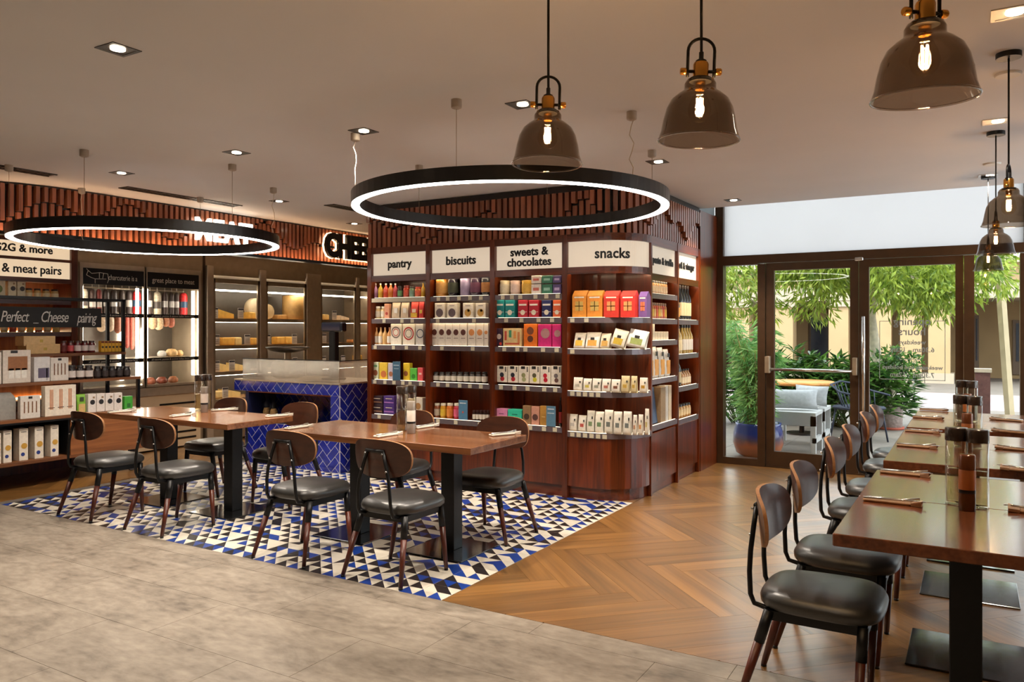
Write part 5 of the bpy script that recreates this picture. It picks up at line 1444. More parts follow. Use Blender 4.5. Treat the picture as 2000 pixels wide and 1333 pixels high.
row(1.597, [('jar', p5(185), p5(235), q5(772), (216, 190, 140), 'small cream jar', {'lab': (232, 226, 210)}), ('jar', p5(245), p5(295), q5(772), (216, 190, 140), 'small cream jar', {'lab': (232, 226, 210)}), ('box', p5(300), p5(355), q5(745), (222, 160, 128), 'peach carton', {'dec': (('d', 0, .35, .25, (180, 70, 60)),)}),
            ('pouch', p5(372), p5(462), q5(730), (206, 186, 160), 'clear fronted pouch', {'dec': (('r', .1, .5, .4, .3, (236, 232, 224)),)}), ('pouch', p5(470), p5(558), q5(730), (206, 186, 160), 'clear fronted pouch', {'dec': (('r', .1, .5, .4, .3, (236, 232, 224)),)}),
            ('pouch', p5(580), p5(662), q5(715), (214, 66, 50), 'red and yellow pouch', {'dec': (('r', 0, .45, .5, .2, (240, 220, 200)), ('r', 0, .2, .8, .25, (230, 190, 70)))}), ('pouch', p5(668), p5(724), q5(715), (206, 52, 44), 'red pouch', {'dec': (('r', 0, .4, .5, .2, (240, 210, 90)),)})], 'the second pantry shelf', g)
row(1.329, [('bottle', p5(180), p5(216), q5(1000), (222, 170, 110), 'slim amber bottle', {'lab': (236, 230, 220), 'lid': (190, 150, 110)}), ('bottle', p5(220), p5(262), q5(1000), (226, 190, 140), 'slim cream bottle', {'lab': (236, 230, 220), 'lid': (190, 150, 110)}), ('bottle', p5(265), p5(308), q5(1000), (222, 180, 120), 'slim honey bottle', {'lab': (236, 230, 220), 'lid': (190, 150, 110)}), ('bottle', p5(312), p5(358), q5(1000), (206, 150, 100), 'slim caramel bottle', {'lab': (236, 230, 220), 'lid': (170, 120, 90)}),
            ('box', p5(368), p5(486), q5(962), (232, 224, 206), 'white carton with round swirl print', {'dec': (('o', 0, .6, .44, (120, 100, 92)), ('o', 0, .6, .28, (190, 90, 80)))}), ('box', p5(500), p5(630), q5(962), (232, 222, 202), 'white carton with red ring print', {'dec': (('o', 0, .55, .46, (176, 50, 44)), ('o', 0, .55, .3, (130, 110, 100)))}), ('box', p5(640), p5(724), q5(962), (206, 200, 190), 'grey carton with ring print', {'dec': (('o', .1, .55, .5, (70, 74, 90)),)})], 'the middle pantry shelf', g)
row(.973, [('box', p5(155), p5(240), q7(265), (216, 222, 190), 'pale green carton', {'dec': (('d', .1, .38, .3, (150, 90, 60)), ('r', 0, .78, .7, .12, (120, 170, 120)))}), ('box', p5(245), p5(335), q7(270), (230, 196, 70), 'yellow carton with oval picture', {'dec': (('d', .05, .32, .34, (206, 120, 70)),)}), ('box', p5(340), p5(405), q7(275), (200, 192, 206), 'lilac carton', {'dec': (('d', 0, .35, .34, (170, 110, 80)),)}),
           ('box', p5(412), p5(500), q7(256), (64, 100, 124), 'blue shelf notice card', {'d': .006, 'dy': -.035, 'cat': 'notice', 'name': 'notice_card', 'dec': (('r', 0, .8, .7, .05, (170, 190, 200)), ('r', 0, .62, .6, .04, (150, 176, 190)))}),
           ('box', p5(505), p5(578), q7(275), (232, 198, 52), 'yellow carton', {'dec': (('d', -.1, .4, .32, (150, 90, 50)),)}), ('box', p5(580), p5(655), q7(330), (96, 196, 72), 'bright green carton', {'dec': (('d', 0, .35, .28, (60, 140, 50)),)}), ('box', p5(660), p5(720), q7(325), (226, 90, 92), 'coral carton', {'dec': (('r', 0, .55, .5, .14, (240, 200, 190)),)})], 'the fourth pantry shelf', g)
dk = lambda c: {'dec': (('r', 0, .7, .6, .08, (206, 190, 170)), ('r', 0, .3, .86, .1, c)), 'd': .1}
for lay, (dz_, wd) in enumerate(((0, 'lower'), (.094, 'upper'))):
    tp = q7(727) if lay == 0 else q7(630)
    row(.617, [('box', p5(155), p5(285), tp, (52, 34, 44), 'black chocolate box %s layer' % wd, dict(dk((150, 110, 80)), dz=dz_)), ('box', p5(290), p5(412), tp, (76, 50, 122), 'purple chocolate box %s layer' % wd, dict(dk((176, 120, 190)), dz=dz_))], 'the bottom pantry shelf', g)
row(.617, [('box', p5(540), p5(612), q7(660), (200, 180, 160), 'beige carton behind the bottles'), ('box', p5(618), p5(718), q7(648), (222, 210, 192), 'white floral carton', {'dec': (('d', 0, .55, .3, (176, 130, 80)),)})], 'bottom pantry shelf right end', g)
g = 'products on the biscuits shelves'
row(1.81, [('can', p5(822), p5(945), q5(462), (216, 150, 70), 'tall orange biscuit tin', {'lid': (200, 130, 60), 'lab': (224, 170, 96)}), ('can', p5(958), p5(1058), q5(462), (40, 38, 48), 'tall black floral biscuit tin', {'lid': (36, 34, 40), 'lab': (70, 76, 60)}), ('can', p5(1090), p5(1196), q5(462), (176, 160, 196), 'tall lilac biscuit tin', {'lid': (170, 154, 190)}),
           ('can', p5(1200), p5(1312), q5(462), (72, 56, 76), 'tall plum floral biscuit tin', {'lid': (60, 48, 62), 'lab': (122, 74, 100)}), ('can', p5(1320), p5(1426), q5(462), (52, 56, 62), 'tall dark floral biscuit tin', {'lid': (44, 44, 50), 'lab': (196, 136, 80)})], 'the top biscuits shelf', g)
fr1 = {'dec': (('d', 0, .36, .36, (104, 88, 92)), ('r', 0, .82, .5, .05, (150, 140, 130))), 'd': .06}; fr2 = {'dec': (('d', 0, .36, .32, (206, 160, 80)), ('d', .08, .5, .12, (130, 140, 70)), ('r', 0, .82, .5, .05, (150, 140, 130))), 'd': .06}
row(1.597, [('box', p5(845), p5(955), q5(735), (236, 226, 208), 'white cracker box with dark fruit', fr1), ('box', p5(978), p5(1090), q5(735), (236, 226, 208), 'white cracker box with dark fruit', fr1), ('box', p5(1150), p5(1262), q5(735), (236, 226, 208), 'white cracker box with golden fruit', fr2), ('box', p5(1288), p5(1400), q5(735), (236, 226, 208), 'white cracker box with golden fruit', fr2)], 'the second biscuits shelf', g)
br_ = {'dec': (('d', 0, .6, .36, (92, 46, 38)), ('r', 0, .34, .6, .03, (150, 130, 120))), 'd': .05}; og = {'dec': (('d', 0, .6, .36, (220, 146, 84)), ('r', 0, .34, .6, .03, (150, 130, 120))), 'd': .05}
row(1.329, [('box', p5(805 + i * 78), p5(805 + (i + 1) * 78), q5(955), (234, 224, 210), 'white biscuit box with dark biscuit', br_) for i in range(5)] + [('box', p5(1203), p5(1290), q5(955), (234, 224, 210), 'white biscuit box with golden biscuit', og), ('box', p5(1293), p5(1376), q5(955), (234, 224, 210), 'white biscuit box with golden biscuit', og), ('box', p5(1379), p5(1428), q5(955), (234, 224, 210), 'narrow white biscuit box', og)], 'the middle biscuits shelf', g)
row(.973, [('jar', p5(806 + i * 66), p5(806 + i * 66 + 62), q7(372), (62, 52, 44), 'small dark lidded jar with white label', {'lid': (34, 30, 30), 'lab': (236, 228, 214)}) for i in range(9)], 'the fourth biscuits shelf', g)
row(.617, [('jar', p5(818), p5(880), q7(712), (150, 90, 60), 'jam jar', {'lid': (222, 214, 196), 'lab': (206, 190, 170)}), ('jar', p5(885), p5(946), q7(712), (206, 150, 40), 'yellow jam jar', {'lid': (222, 214, 196), 'lab': (226, 190, 60)}), ('jar', p5(952), p5(1020), q7(712), (206, 110, 40), 'orange jam jar', {'lid': (222, 214, 196), 'lab': (226, 140, 60)}), ('jar', p5(1028), p5(1100), q7(712), (190, 50, 70), 'red jam jar', {'lid': (222, 214, 196), 'lab': (224, 96, 130)}),
           ('box', p5(1115), p5(1216), q7(674), (86, 134, 166), 'blue shelf notice card', {'d': .006, 'dy': -.02, 'cat': 'notice', 'name': 'notice_card', 'dec': (('r', 0, .85, .7, .05, (216, 226, 230)), ('d', 0, .4, .1, (190, 90, 80)))})] +
          [('jar', p5(1240 + i * 38), p5(1240 + i * 38 + 36), q7(788), (56, 40, 36), 'tiny dark jar with white label', {'lid': (60, 24, 24), 'lab': (232, 224, 210)}) for i in range(5)], 'the bottom biscuits shelf', g)
g = 'products on the sweets and chocolates shelves'
row(1.81, [('can', p6(135), p6(236), q5(492), (214, 200, 164), 'round cream tin', {'lid': (206, 190, 150), 'lab': (226, 216, 186)}), ('can', p6(250), p6(350), q5(492), (216, 186, 170), 'round rosy tin', {'lid': (206, 176, 160), 'lab': (230, 206, 194)}), ('can', p6(368), p6(488), q5(488), (206, 160, 60), 'round golden tin', {'lid': (196, 150, 50), 'lab': (222, 178, 80)})], 'the top sweets shelf', g)
for lay, (dz_, wd) in enumerate(((0, 'lower'), (.098, 'upper'))):
    tp = q5(532) if lay == 0 else q5(440)
    row(1.81, [('box', p6(502), p6(610), tp, (226, 216, 202), 'white sweet tin %s layer' % wd, {'dz': dz_, 'dec': (('r', 0, .5, .6, .3, (200, 110, 96)),)}), ('box', p6(615), p6(730), tp, (60, 120, 92), 'green sweet tin %s layer' % wd, {'dz': dz_, 'dec': (('r', 0, .5, .6, .3, (150, 196, 176)),)}), ('box', p6(735), p6(828), tp, (88, 72, 120), 'purple sweet tin %s layer' % wd, {'dz': dz_, 'dec': (('r', 0, .5, .6, .3, (190, 170, 206)),)})], 'top sweets shelf right end', g)
sw = {'dec': (('r', 0, .74, .8, .1, (226, 220, 210)), ('d', 0, .3, .24, (232, 222, 200)), ('r', 0, .33, .9, .03, (226, 220, 210))), 'd': .06}
row(1.597, [('box', p6(112), p6(212), q5(705), (24, 128, 130), 'teal sweet box', sw), ('box', p6(218), p6(325), q5(705), (24, 128, 130), 'teal sweet box', sw), ('box', p6(358), p6(465), q5(705), (176, 32, 50), 'crimson sweet box', sw), ('box', p6(475), p6(585), q5(705), (176, 32, 50), 'crimson sweet box', sw), ('box', p6(615), p6(722), q5(705), (34, 40, 92), 'navy sweet box', sw), ('box', p6(735), p6(828), q5(705), (214, 96, 52), 'orange sweet box', sw)], 'the second sweets shelf', g)
row(1.329, [('box', p6(105), p6(190), q5(1010), (62, 40, 62), 'dark floral chocolate box', {'dec': (('d', .1, .55, .3, (206, 190, 180)), ('d', .3, .16, .16, (200, 60, 50)))}), ('box', p6(194), p6(400), q5(1010), (222, 196, 140), 'wide cream patterned chocolate box', {'dec': (('r', -.35, .6, .12, .5, (196, 80, 60)), ('r', -.1, .7, .14, .4, (70, 150, 110)), ('r', .15, .65, .14, .4, (226, 150, 80)), ('r', .36, .5, .12, .6, (206, 130, 80)), ('r', 0, .16, .8, .1, (190, 90, 60)))}),
            ('box', p6(420), p6(568), q5(962), (228, 116, 30), 'orange chocolate box', {'dec': (('d', 0, .7, .26, (120, 66, 40)), ('d', 0, .35, .22, (96, 50, 36)))}), ('box', p6(575), p6(722), q5(966), (206, 40, 120), 'magenta chocolate box', {'dec': (('d', .05, .6, .34, (176, 130, 130)),)}), ('box', p6(728), p6(828), q5(966), (206, 40, 120), 'magenta chocolate box', {'dec': (('d', .1, .6, .36, (176, 130, 130)),)})], 'the middle sweets shelf', g)
fx = [((180, 40, 50), (40, 44, 56)), ((180, 40, 50), (40, 44, 56)), ((170, 170, 120), (150, 150, 100)), ((206, 200, 50), (90, 84, 60)), ((190, 30, 50), (190, 30, 50)), ((110, 76, 70), (120, 110, 110))]
row(.973, [('box', p8(120 + i * 108), p8(120 + i * 108 + 104), q8(384), (234, 224, 208), 'white bar box with black tab', {'dz': .022, 'd': .05, 'dec': (('r', -.05, .9, .4, .16, (30, 28, 30)), ('d', 0, .46, .2, fx[i][1]), ('d', .05, .22, .2, fx[i][0]), ('r', .38, .8, .1, .3, (60, 56, 54)))}) for i in range(6)], 'the fourth sweets shelf', g)
row(.617, [('box', p8(105), p8(226), q8(812), (224, 142, 184), 'flat pink truffle box', {'dec': (('r', 0, .65, .4, .06, (150, 80, 120)),)}), ('box', p8(228), p8(370), q8(820), (54, 200, 164), 'mint green truffle box', {'dec': (('r', 0, .65, .4, .06, (30, 130, 110)),)}), ('box', p8(378), p8(460), q8(782), (150, 116, 80), 'brown nut box', {'dec': (('d', 0, .42, .34, (74, 54, 40)),)}), ('box', p8(463), p8(545), q8(790), (204, 146, 124), 'rose brown nut box', {'dec': (('d', 0, .42, .36, (96, 64, 58)),)}), ('box', p8(550), p8(624), q8(785), (186, 136, 60), 'gold nut box', {'dec': (('r', 0, .45, .5, .05, (226, 190, 120)),)}),
           ('box', p8(628), p8(725), q8(782), (92, 132, 156), 'blue shelf notice card', {'d': .006, 'dy': -.03, 'cat': 'notice', 'name': 'notice_card', 'dec': (('r', 0, .85, .7, .05, (206, 216, 222)), ('r', 0, .65, .7, .04, (190, 206, 214)))}), ('bottle', p8(728), p8(762), q8(700), (40, 24, 24), 'dark sauce bottle', {'lid': (28, 24, 24), 'lab': (150, 40, 36)})], 'the bottom sweets shelf', g)
g = 'products on the snacks corner shelves'
hs = lambda c: {'d': .1, 'cat': 'box', 'dec': (('r', 0, .42, .55, .34, c), ('r', 0, .42, .05, .36, (70, 44, 30)), ('r', 0, .42, .6, .03, (70, 44, 30)), ('r', 0, .74, .7, .05, (236, 226, 206)))}
row(1.594, [('house', p6(945), p6(1100), q5(598), (226, 146, 52), 'orange gable topped gift carton', hs((206, 170, 90))), ('house', p6(1106), p6(1272), q5(598), (226, 142, 52), 'orange gable topped gift carton', hs((206, 170, 90))), ('house', p6(1285), p6(1450), q5(600), (206, 58, 44), 'red gable topped gift carton', hs((232, 150, 90))), ('house', p6(1466), p6(1630), q5(600), (206, 54, 44), 'red gable topped gift carton', hs((232, 150, 90))), ('house', p6(1636), p6(1725), q5(606), (120, 84, 140), 'purple gable topped gift carton', dict(hs((226, 120, 80)), dy=.06))], 'the top snacks shelf', g)
cr = lambda c: {'d': .07, 'tilt': (-.2, 0), 'dec': (('r', 0, .32, .6, .34, c), ('r', 0, .58, .25, .14, (40, 36, 34)))}
row(1.318, [('pouch', p6(950), p6(1078), q5(1055), (226, 218, 204), 'white crisp bag with yellow crisps', cr((226, 186, 70))), ('pouch', p6(1076), p6(1238), q5(1050), (228, 220, 206), 'white crisp bag with tomato picture', cr((222, 160, 70))), ('pouch', p6(1236), p6(1345), q5(1062), (206, 190, 164), 'small tan crisp bag', cr((206, 160, 80))), ('pouch', p6(1340), p6(1500), q5(1035), (210, 200, 180), 'slumped clear bag with green label', dict(cr((190, 160, 50)), tilt=(-.2, .22))), ('pouch', p6(1500), p6(1715), q5(1042), (226, 222, 210), 'wide white bag with herb picture', dict(cr((150, 160, 90)), tilt=(-.2, .18), dy=.03))], 'the second snacks shelf', g)
wp_ = lambda c, t=(60, 60, 56): {'d': .05, 'dec': (('r', 0, .4, .45, .2, c), ('r', .25, .68, .14, .12, t))}
row(.946, [('pouch', p8(880), p8(975), q8(500), (236, 228, 212), 'small white nut pouch', wp_((196, 190, 170))), ('pouch', p8(980), p8(1065), q8(512), (236, 228, 212), 'small white nut pouch', wp_((206, 190, 90))), ('pouch', p8(1070), p8(1160), q8(512), (236, 228, 212), 'small white nut pouch', wp_((160, 160, 140))), ('pouch', p8(1165), p8(1255), q8(515), (236, 228, 212), 'small white nut pouch', wp_((190, 120, 100))), ('pouch', p8(1260), p8(1350), q8(520), (236, 228, 212), 'small white nut pouch', wp_((130, 90, 70))),
           ('pouch', p8(1352), p8(1438), q8(485), (214, 196, 150), 'taller gold tinted nut pouch', dict(wp_((206, 170, 80)), dy=.01)), ('pouch', p8(1442), p8(1502), q8(488), (214, 196, 150), 'taller gold tinted nut pouch', dict(wp_((206, 170, 80)), dy=.03)), ('pouch', p8(1506), p8(1586), q8(508), (232, 222, 204), 'small white nut pouch', dict(wp_((196, 150, 60)), dy=.08))], 'the third snacks shelf', g)
row(.587, [('pouch', p8(835), p8(920), q8(868), (234, 226, 210), 'white tea pouch', wp_((206, 200, 190))), ('pouch', p8(930), p8(1010), q8(880), (234, 226, 210), 'white tea pouch with red print', wp_((190, 90, 80))), ('pouch', p8(1014), p8(1094), q8(832), (236, 230, 214), 'tall white tea pouch with green leaf', wp_((130, 150, 110))), ('pouch', p8(1097), p8(1186), q8(842), (236, 230, 214), 'tall white tea pouch with green leaf', wp_((120, 150, 110))), ('pouch', p8(1190), p8(1276), q8(826), (236, 230, 214), 'tall white tea pouch with grey ring', wp_((120, 126, 120))), ('pouch', p8(1282), p8(1366), q8(842), (236, 230, 214), 'tall white tea pouch with grey ring', wp_((120, 126, 120))), ('pouch', p8(1372), p8(1456), q8(842), (236, 230, 214), 'tall white tea pouch with grey ring', dict(wp_((120, 126, 120)), dy=.01)),
           ('pouch', p8(1462), p8(1500), q8(880), (234, 226, 210), 'short white tea pouch', dict(wp_((206, 150, 110)), dy=.03)), ('pouch', p8(1502), p8(1548), q8(878), (234, 226, 210), 'short white tea pouch with orange print', dict(wp_((214, 150, 90)), dy=.06)), ('pouch', p8(1550), p8(1590), q8(825), (234, 226, 210), 'tall white tea pouch at the curve', dict(wp_((206, 190, 120)), dy=.1))], 'the bottom snacks shelf', g)

# --- products on the side units (front faces +x)
def sider(z, items, where, group):
    for i, it in enumerate(items):
        kind, y, w, h, rgb, desc = it[:6]; ex = it[6] if len(it) > 6 else {}
        lab = lbl(desc, i, where); x = XS - .07
        if kind in ('box', 'pouch'):
            o = carton((x, y, z + .001 + ex.get('dz', 0)), PI / 2, w, ex.get('d', .05), h, rgb, lab, 'box' if kind == 'box' else 'pouch', group, ex.get('dec', ()), kind, ex.get('name', 'carton' if kind == 'box' else 'pasta_bag'))
            if 'tilt' in ex: o.rotation_euler = (ex['tilt'], 0, PI / 2)
        else: jar((x - .005, y, z + .001), PI / 2, w / 2, h, rgb, ex.get('lid', (40, 34, 30)), ex.get('lab'), lab, {'jar': 'jar', 'bottle': 'bottle'}[kind], group, kind, {'jar': 'jar', 'bottle': 'bottle'}[kind])
g = 'products on the truffle side shelves'
sider(1.816, [('jar', 6.71 + i * .067, .06, .125, (196, 150, 100), 'sauce jar with dark lid', {'lab': (226, 200, 160)}) for i in range(8)], 'the top truffle shelf', g)
sider(1.586, [('jar', 6.705 + i * .058, .052, .15, ((176, 90, 50), (170, 60, 40), (180, 110, 60))[i % 3], 'slim sauce jar', {'lab': ((216, 180, 120), (200, 90, 50), (206, 170, 60))[i % 3], 'lid': (96, 66, 44)}) for i in range(9)], 'the second truffle shelf', g)
sider(1.389, [('box', 6.71, .05, .07, (232, 216, 186), 'small cream box'), ('box', 6.79, .09, .165, (206, 176, 130), 'tall cream box', {'dec': (('r', .3, .5, .4, .9, (232, 220, 196)),)})] + [('box', 6.88 + i * .075, .068, .08, (234, 214, 180), 'small cream box') for i in range(5)], 'the middle truffle shelf', g)
sider(1.04, [('pouch', 6.72, .12, .28, (206, 196, 176), 'white topped pasta bag', {'d': .08, 'dec': (('r', 0, .35, .7, .5, (206, 150, 70)),)}), ('pouch', 6.86, .14, .29, (216, 210, 200), 'white topped pasta bag', {'d': .08, 'dec': (('r', 0, .35, .6, .5, (206, 150, 80)), ('r', 0, .78, .3, .14, (60, 60, 60)))}), ('pouch', 7.02, .14, .28, (216, 210, 200), 'white topped pasta bag', {'d': .08, 'dec': (('r', 0, .35, .6, .5, (210, 150, 70)), ('r', 0, .78, .3, .14, (60, 60, 60)))}), ('pouch', 7.18, .14, .26, (216, 210, 200), 'white topped pasta bag', {'d': .08, 'dec': (('r', 0, .35, .6, .5, (210, 150, 70)), ('r', 0, .78, .3, .14, (60, 60, 60)))})], 'the fourth truffle shelf', g)
sider(.622, [('box', 6.73, .09, .21, (150, 176, 196), 'small pale blue box', {'d': .04}), ('box', 6.85, .14, .33, (62, 84, 112), 'leaning blue gift box', {'d': .05, 'tilt': -.12}), ('box', 7.0, .13, .33, (150, 124, 92), 'tall brown gift box', {'d': .1}), ('box', 7.12, .09, .335, (196, 190, 180), 'tall silver gift box', {'d': .08}), ('box', 7.22, .08, .33, (206, 188, 156), 'tall cream gift box', {'d': .08})], 'the bottom truffle shelf', g)
g = 'bottles on the oil and vinegar side shelves'
sider(1.584, [('bottle', 7.44, .075, .24, (60, 50, 34), 'short dark bottle with orange label', {'lab': (226, 160, 70)}), ('bottle', 7.52, .075, .24, (60, 50, 34), 'short dark bottle with orange label', {'lab': (226, 160, 70)})] + [('bottle', 7.62 + i * .085, .08, .35, (26, 26, 28), 'tall black wine vinegar bottle', {'lab': (222, 200, 150), 'lid': (60, 44, 34)}) for i in range(4)], 'the top oil shelf', g)
sider(1.244, [('bottle', 7.45 + i * .075, .068, .28, (206, 180, 120), 'slim golden oil bottle', {'lab': (226, 206, 160)}) for i in range(3)] + [('bottle', 7.70 + i * .08, .075, .29, (170, 140, 60), 'olive oil bottle', {'lab': (216, 206, 190), 'lid': (28, 28, 30)}) for i in range(4)], 'the second oil shelf', g)
sider(.924, [('bottle', 7.44 + i * .07, .064, .28, (28, 28, 26), 'dark balsamic bottle', {'lab': (206, 190, 150)}) for i in range(3)] + [('bottle', 7.67 + i * .072, .066, .16, (176, 130, 80), 'small vinegar bottle', {'lab': (226, 206, 170)}) for i in range(4)], 'the third oil shelf', g)
sider(.603, [('jar', 7.45 + i * .085, .07, .13, (196, 150, 80), 'squat olive jar with dark lid', {'lab': (226, 200, 150)}) for i in range(6)], 'the bottom oil shelf', g)

# --- products on the gondola (front faces +x)
def gond(X, z, items, where, group):
    for i, it in enumerate(items):
        kind, px0, px1, top, rgb, desc = it[:6]; ex = it[6] if len(it) > 6 else {}
        xf = X - ex.get('back', .03)
        a, b = on_x(px0, 600, xf)[1], on_x(px1, 600, xf)[1]; w = (b - a) * .97; y = (a + b) / 2
        h = on_x((px0 + px1) / 2, top, xf)[2] - z - .001 - ex.get('dz', 0); lab = lbl(desc, i, where)
        if kind in ('box', 'pouch', 'house'):
            d = ex.get('d', .09); o = carton((xf - d / 2, y, z + .001 + ex.get('dz', 0)), PI / 2, w, d, h, rgb, lab, ex.get('cat', 'box'), group, ex.get('dec', ()), kind, ex.get('name', 'carton'))
        else: jar((xf - w / 2, y, z + .001), PI / 2, w / 2, h, rgb, ex.get('lid', (30, 28, 28)), ex.get('lab'), lab, 'jar', group, 'jar', 'jar')
gx = lambda u: .21 * u
gy = lambda v: 640 + .21 * v
g = 'products on the stepped display stand'
pas = {'d': .11, 'back': .05, 'dec': (('d', .05, .46, .34, (196, 150, 60)), ('d', -.1, .2, .22, (40, 60, 130)), ('r', 0, .9, .6, .03, (120, 116, 110)))}
gond(-7.58, .265, [('box', gx(-60), gx(12), gy(985), (226, 216, 200), 'tall white pasta box', pas), ('box', gx(30), gx(112), gy(960), (226, 216, 200), 'tall white pasta box', pas), ('box', gx(178), gx(264), gy(942), (226, 216, 200), 'tall white pasta box', pas), ('box', gx(322), gx(408), gy(926), (226, 216, 200), 'tall white pasta box', pas), ('box', gx(470), gx(547), gy(910), (226, 216, 200), 'tall white pasta box', pas)], 'the lowest stand shelf', g)
sp4 = tuple(('r', -.3 + k * .2, .5, .06, .5, (120, 80, 50)) for k in range(4)) + (('r', 0, .92, .2, .1, (34, 32, 32)),)
chp = tuple(('r', -.3 + k * .3 + s * .04, .55, .025, .66, (186, 116, 64)) for k in range(3) for s in (-1, 0, 1)) + tuple(('r', -.3 + k * .3, .28, .2, .02, (70, 56, 46)) for k in range(3))
wb4 = {'d': .06, 'dec': (('d', .05, .55, .3, (40, 38, 40)), ('r', .2, .8, .25, .1, (150, 120, 90)))}
gond(-7.58, .655, [('house', gx(-10), gx(150), gy(610), (150, 146, 140), 'grey faceted gift box', {'d': .2, 'back': .1}), ('box', gx(186), gx(378), gy(636), (214, 206, 196), 'white box of four wooden spoons', {'d': .05, 'dec': sp4}), ('box', gx(415), gx(712), gy(540), (226, 214, 196), 'large white box of chopsticks', {'d': .07, 'dec': chp}), ('pouch', gx(720), gx(806), gy(622), (120, 170, 52), 'green snack pouch', {'d': .06, 'cat': 'pouch', 'name': 'snack_pouch', 'dec': (('r', 0, .3, .7, .4, (206, 170, 110)), ('r', 0, .75, .4, .2, (60, 70, 50)))})] +
     [('box', gx(818 + k * 81), gx(818 + k * 81 + 78), gy(618 - k * 3), (222, 212, 204), 'white spice box with black heap picture', wb4) for k in range(4)] + [('box', gx(1158), gx(1236), gy(640), (70, 160, 56), 'bright green spice box', {'d': .06, 'dec': (('r', 0, .3, .4, .3, (40, 100, 40)),)})], 'the wooden board above the pasta boxes', g)
gond(-7.712, .985, [('box', gx(-60), gx(15), gy(230), (222, 212, 200), 'white gift box cut by the picture edge', {'d': .1}), ('box', gx(22), gx(290), gy(212), (216, 204, 190), 'white gift box with picture window', {'d': .1, 'dec': (('r', .03, .6, .7, .42, (150, 98, 58)), ('r', -.2, .3, .18, .3, (232, 226, 216)), ('r', .03, .3, .18, .3, (232, 226, 216)), ('r', .26, .3, .18, .3, (232, 226, 216)), ('r', -.1, .95, .25, .08, (40, 36, 34)))}), ('box', gx(315), gx(468), gy(275), (214, 210, 208), 'white box of knives', {'d': .07, 'dec': (('r', .1, .35, .7, .4, (96, 88, 110)), ('r', .3, .3, .08, .5, (176, 176, 180)))}), ('box', gx(470), gx(640), gy(280), (220, 212, 202), 'white box of serving spoons', {'d': .07, 'dec': sp4})] +
     [('jar', gx(648 + k * 80), gx(648 + k * 80 + 74), gy(352), (44, 34, 32), 'dark jar with white label', {'lab': (222, 210, 202), 'lid': (40, 36, 36)}) for k in range(3)] + [('jar', gx(892 + k * 68), gx(892 + k * 68 + 64), gy(360), (34, 28, 28), 'all black jar', {'lid': (26, 24, 24), 'lab': (60, 50, 48)}) for k in range(5)], 'the middle stand shelf', g)
crt = {'d': .16, 'name': 'wooden_crate', 'cat': 'crate', 'dec': (('r', .05, .5, .1, .3, (190, 160, 70)),)}
gond(-7.975, 1.245, [('box', gx(240), gx(566), gy(156), (214, 176, 120), 'pale wooden wine crate, lower of two', crt)] + [('jar', gx(576 + k * 66), gx(576 + k * 66 + 60), gy(124), (96, 24, 24), 'dark red preserve jar', {'lid': (60, 24, 22), 'lab': ((110, 40, 34), (200, 80, 84), (222, 206, 200), (222, 206, 200), (222, 206, 200))[k]}) for k in range(5)] + [('box', gx(940 + k * 33), gx(940 + k * 33 + 31), gy(126), (222, 170, 52), 'small yellow box with dark spot', {'d': .05, 'dec': (('d', 0, .45, .34, (70, 54, 36)), ('r', 0, .9, .9, .16, (120, 50, 36)))}) for k in range(6)], 'the top stand shelf', g)
ctop = gond(-7.985, 1.245 + .08, [('box', gx(216), gx(520), gy(80), (216, 180, 126), 'pale wooden wine crate, upper of two', crt)], 'the top stand shelf crate', g)
# --- products on the amber wall unit
g = 'products on the amber wall shelves'
def wallr(z, items, where):
    for i, (kind, px0, px1, h, rgb, desc, ex) in enumerate(items):
        xf = XWS - .06; a, b = on_x(px0, 600, xf)[1], on_x(px1, 600, xf)[1]; w = (b - a) * .95; lab = lbl(desc, i, where)
        if kind == 'box': carton((xf - .04, (a + b) / 2, z + .001), PI / 2, w, .07, h, rgb, lab, 'box', g, ex.get('dec', ()), 'box')
        else: jar((xf - w / 2, (a + b) / 2, z + .001), PI / 2, w / 2, h, rgb, ex.get('lid', (60, 44, 34)), ex.get('lab'), lab, 'jar', g, 'jar', 'jar')
wd_ = {'dec': (('d', .1, .55, .3, (60, 44, 36)), ('r', .2, .8, .2, .1, (150, 110, 70)))}
wallr(1.8, [('box', -18, 12, .2, (228, 208, 170), 'cream box with green print', {'dec': (('d', 0, .5, .3, (120, 130, 60)),)}), ('box', 16, 33, .2, (230, 212, 176), 'cream box with dark print', wd_), ('box', 34, 51, .2, (230, 212, 176), 'cream box with dark print', wd_)] + [('jar', 52 + k * 17, 67 + k * 17, .12, (206, 170, 110), 'honey coloured jar', {'lab': (236, 214, 170)}) for k in range(4)], 'the top amber wall shelf')
wallr(1.46, [('jar', 4 + k * 17, 18 + k * 17, .12, ((226, 190, 110), (206, 90, 70), (226, 170, 120))[k % 3], 'lidded preserve jar', {'lab': (232, 206, 160)}) for k in range(7)], 'the lower amber wall shelf')
wallr(1.1, [('jar', 4 + k * 15, 17 + k * 15, .1, (150, 110, 70), 'small preserve jar', {'lab': (226, 206, 170), 'lid': (206, 190, 160)}) for k in range(3)], 'the amber wall shelf behind the crates')

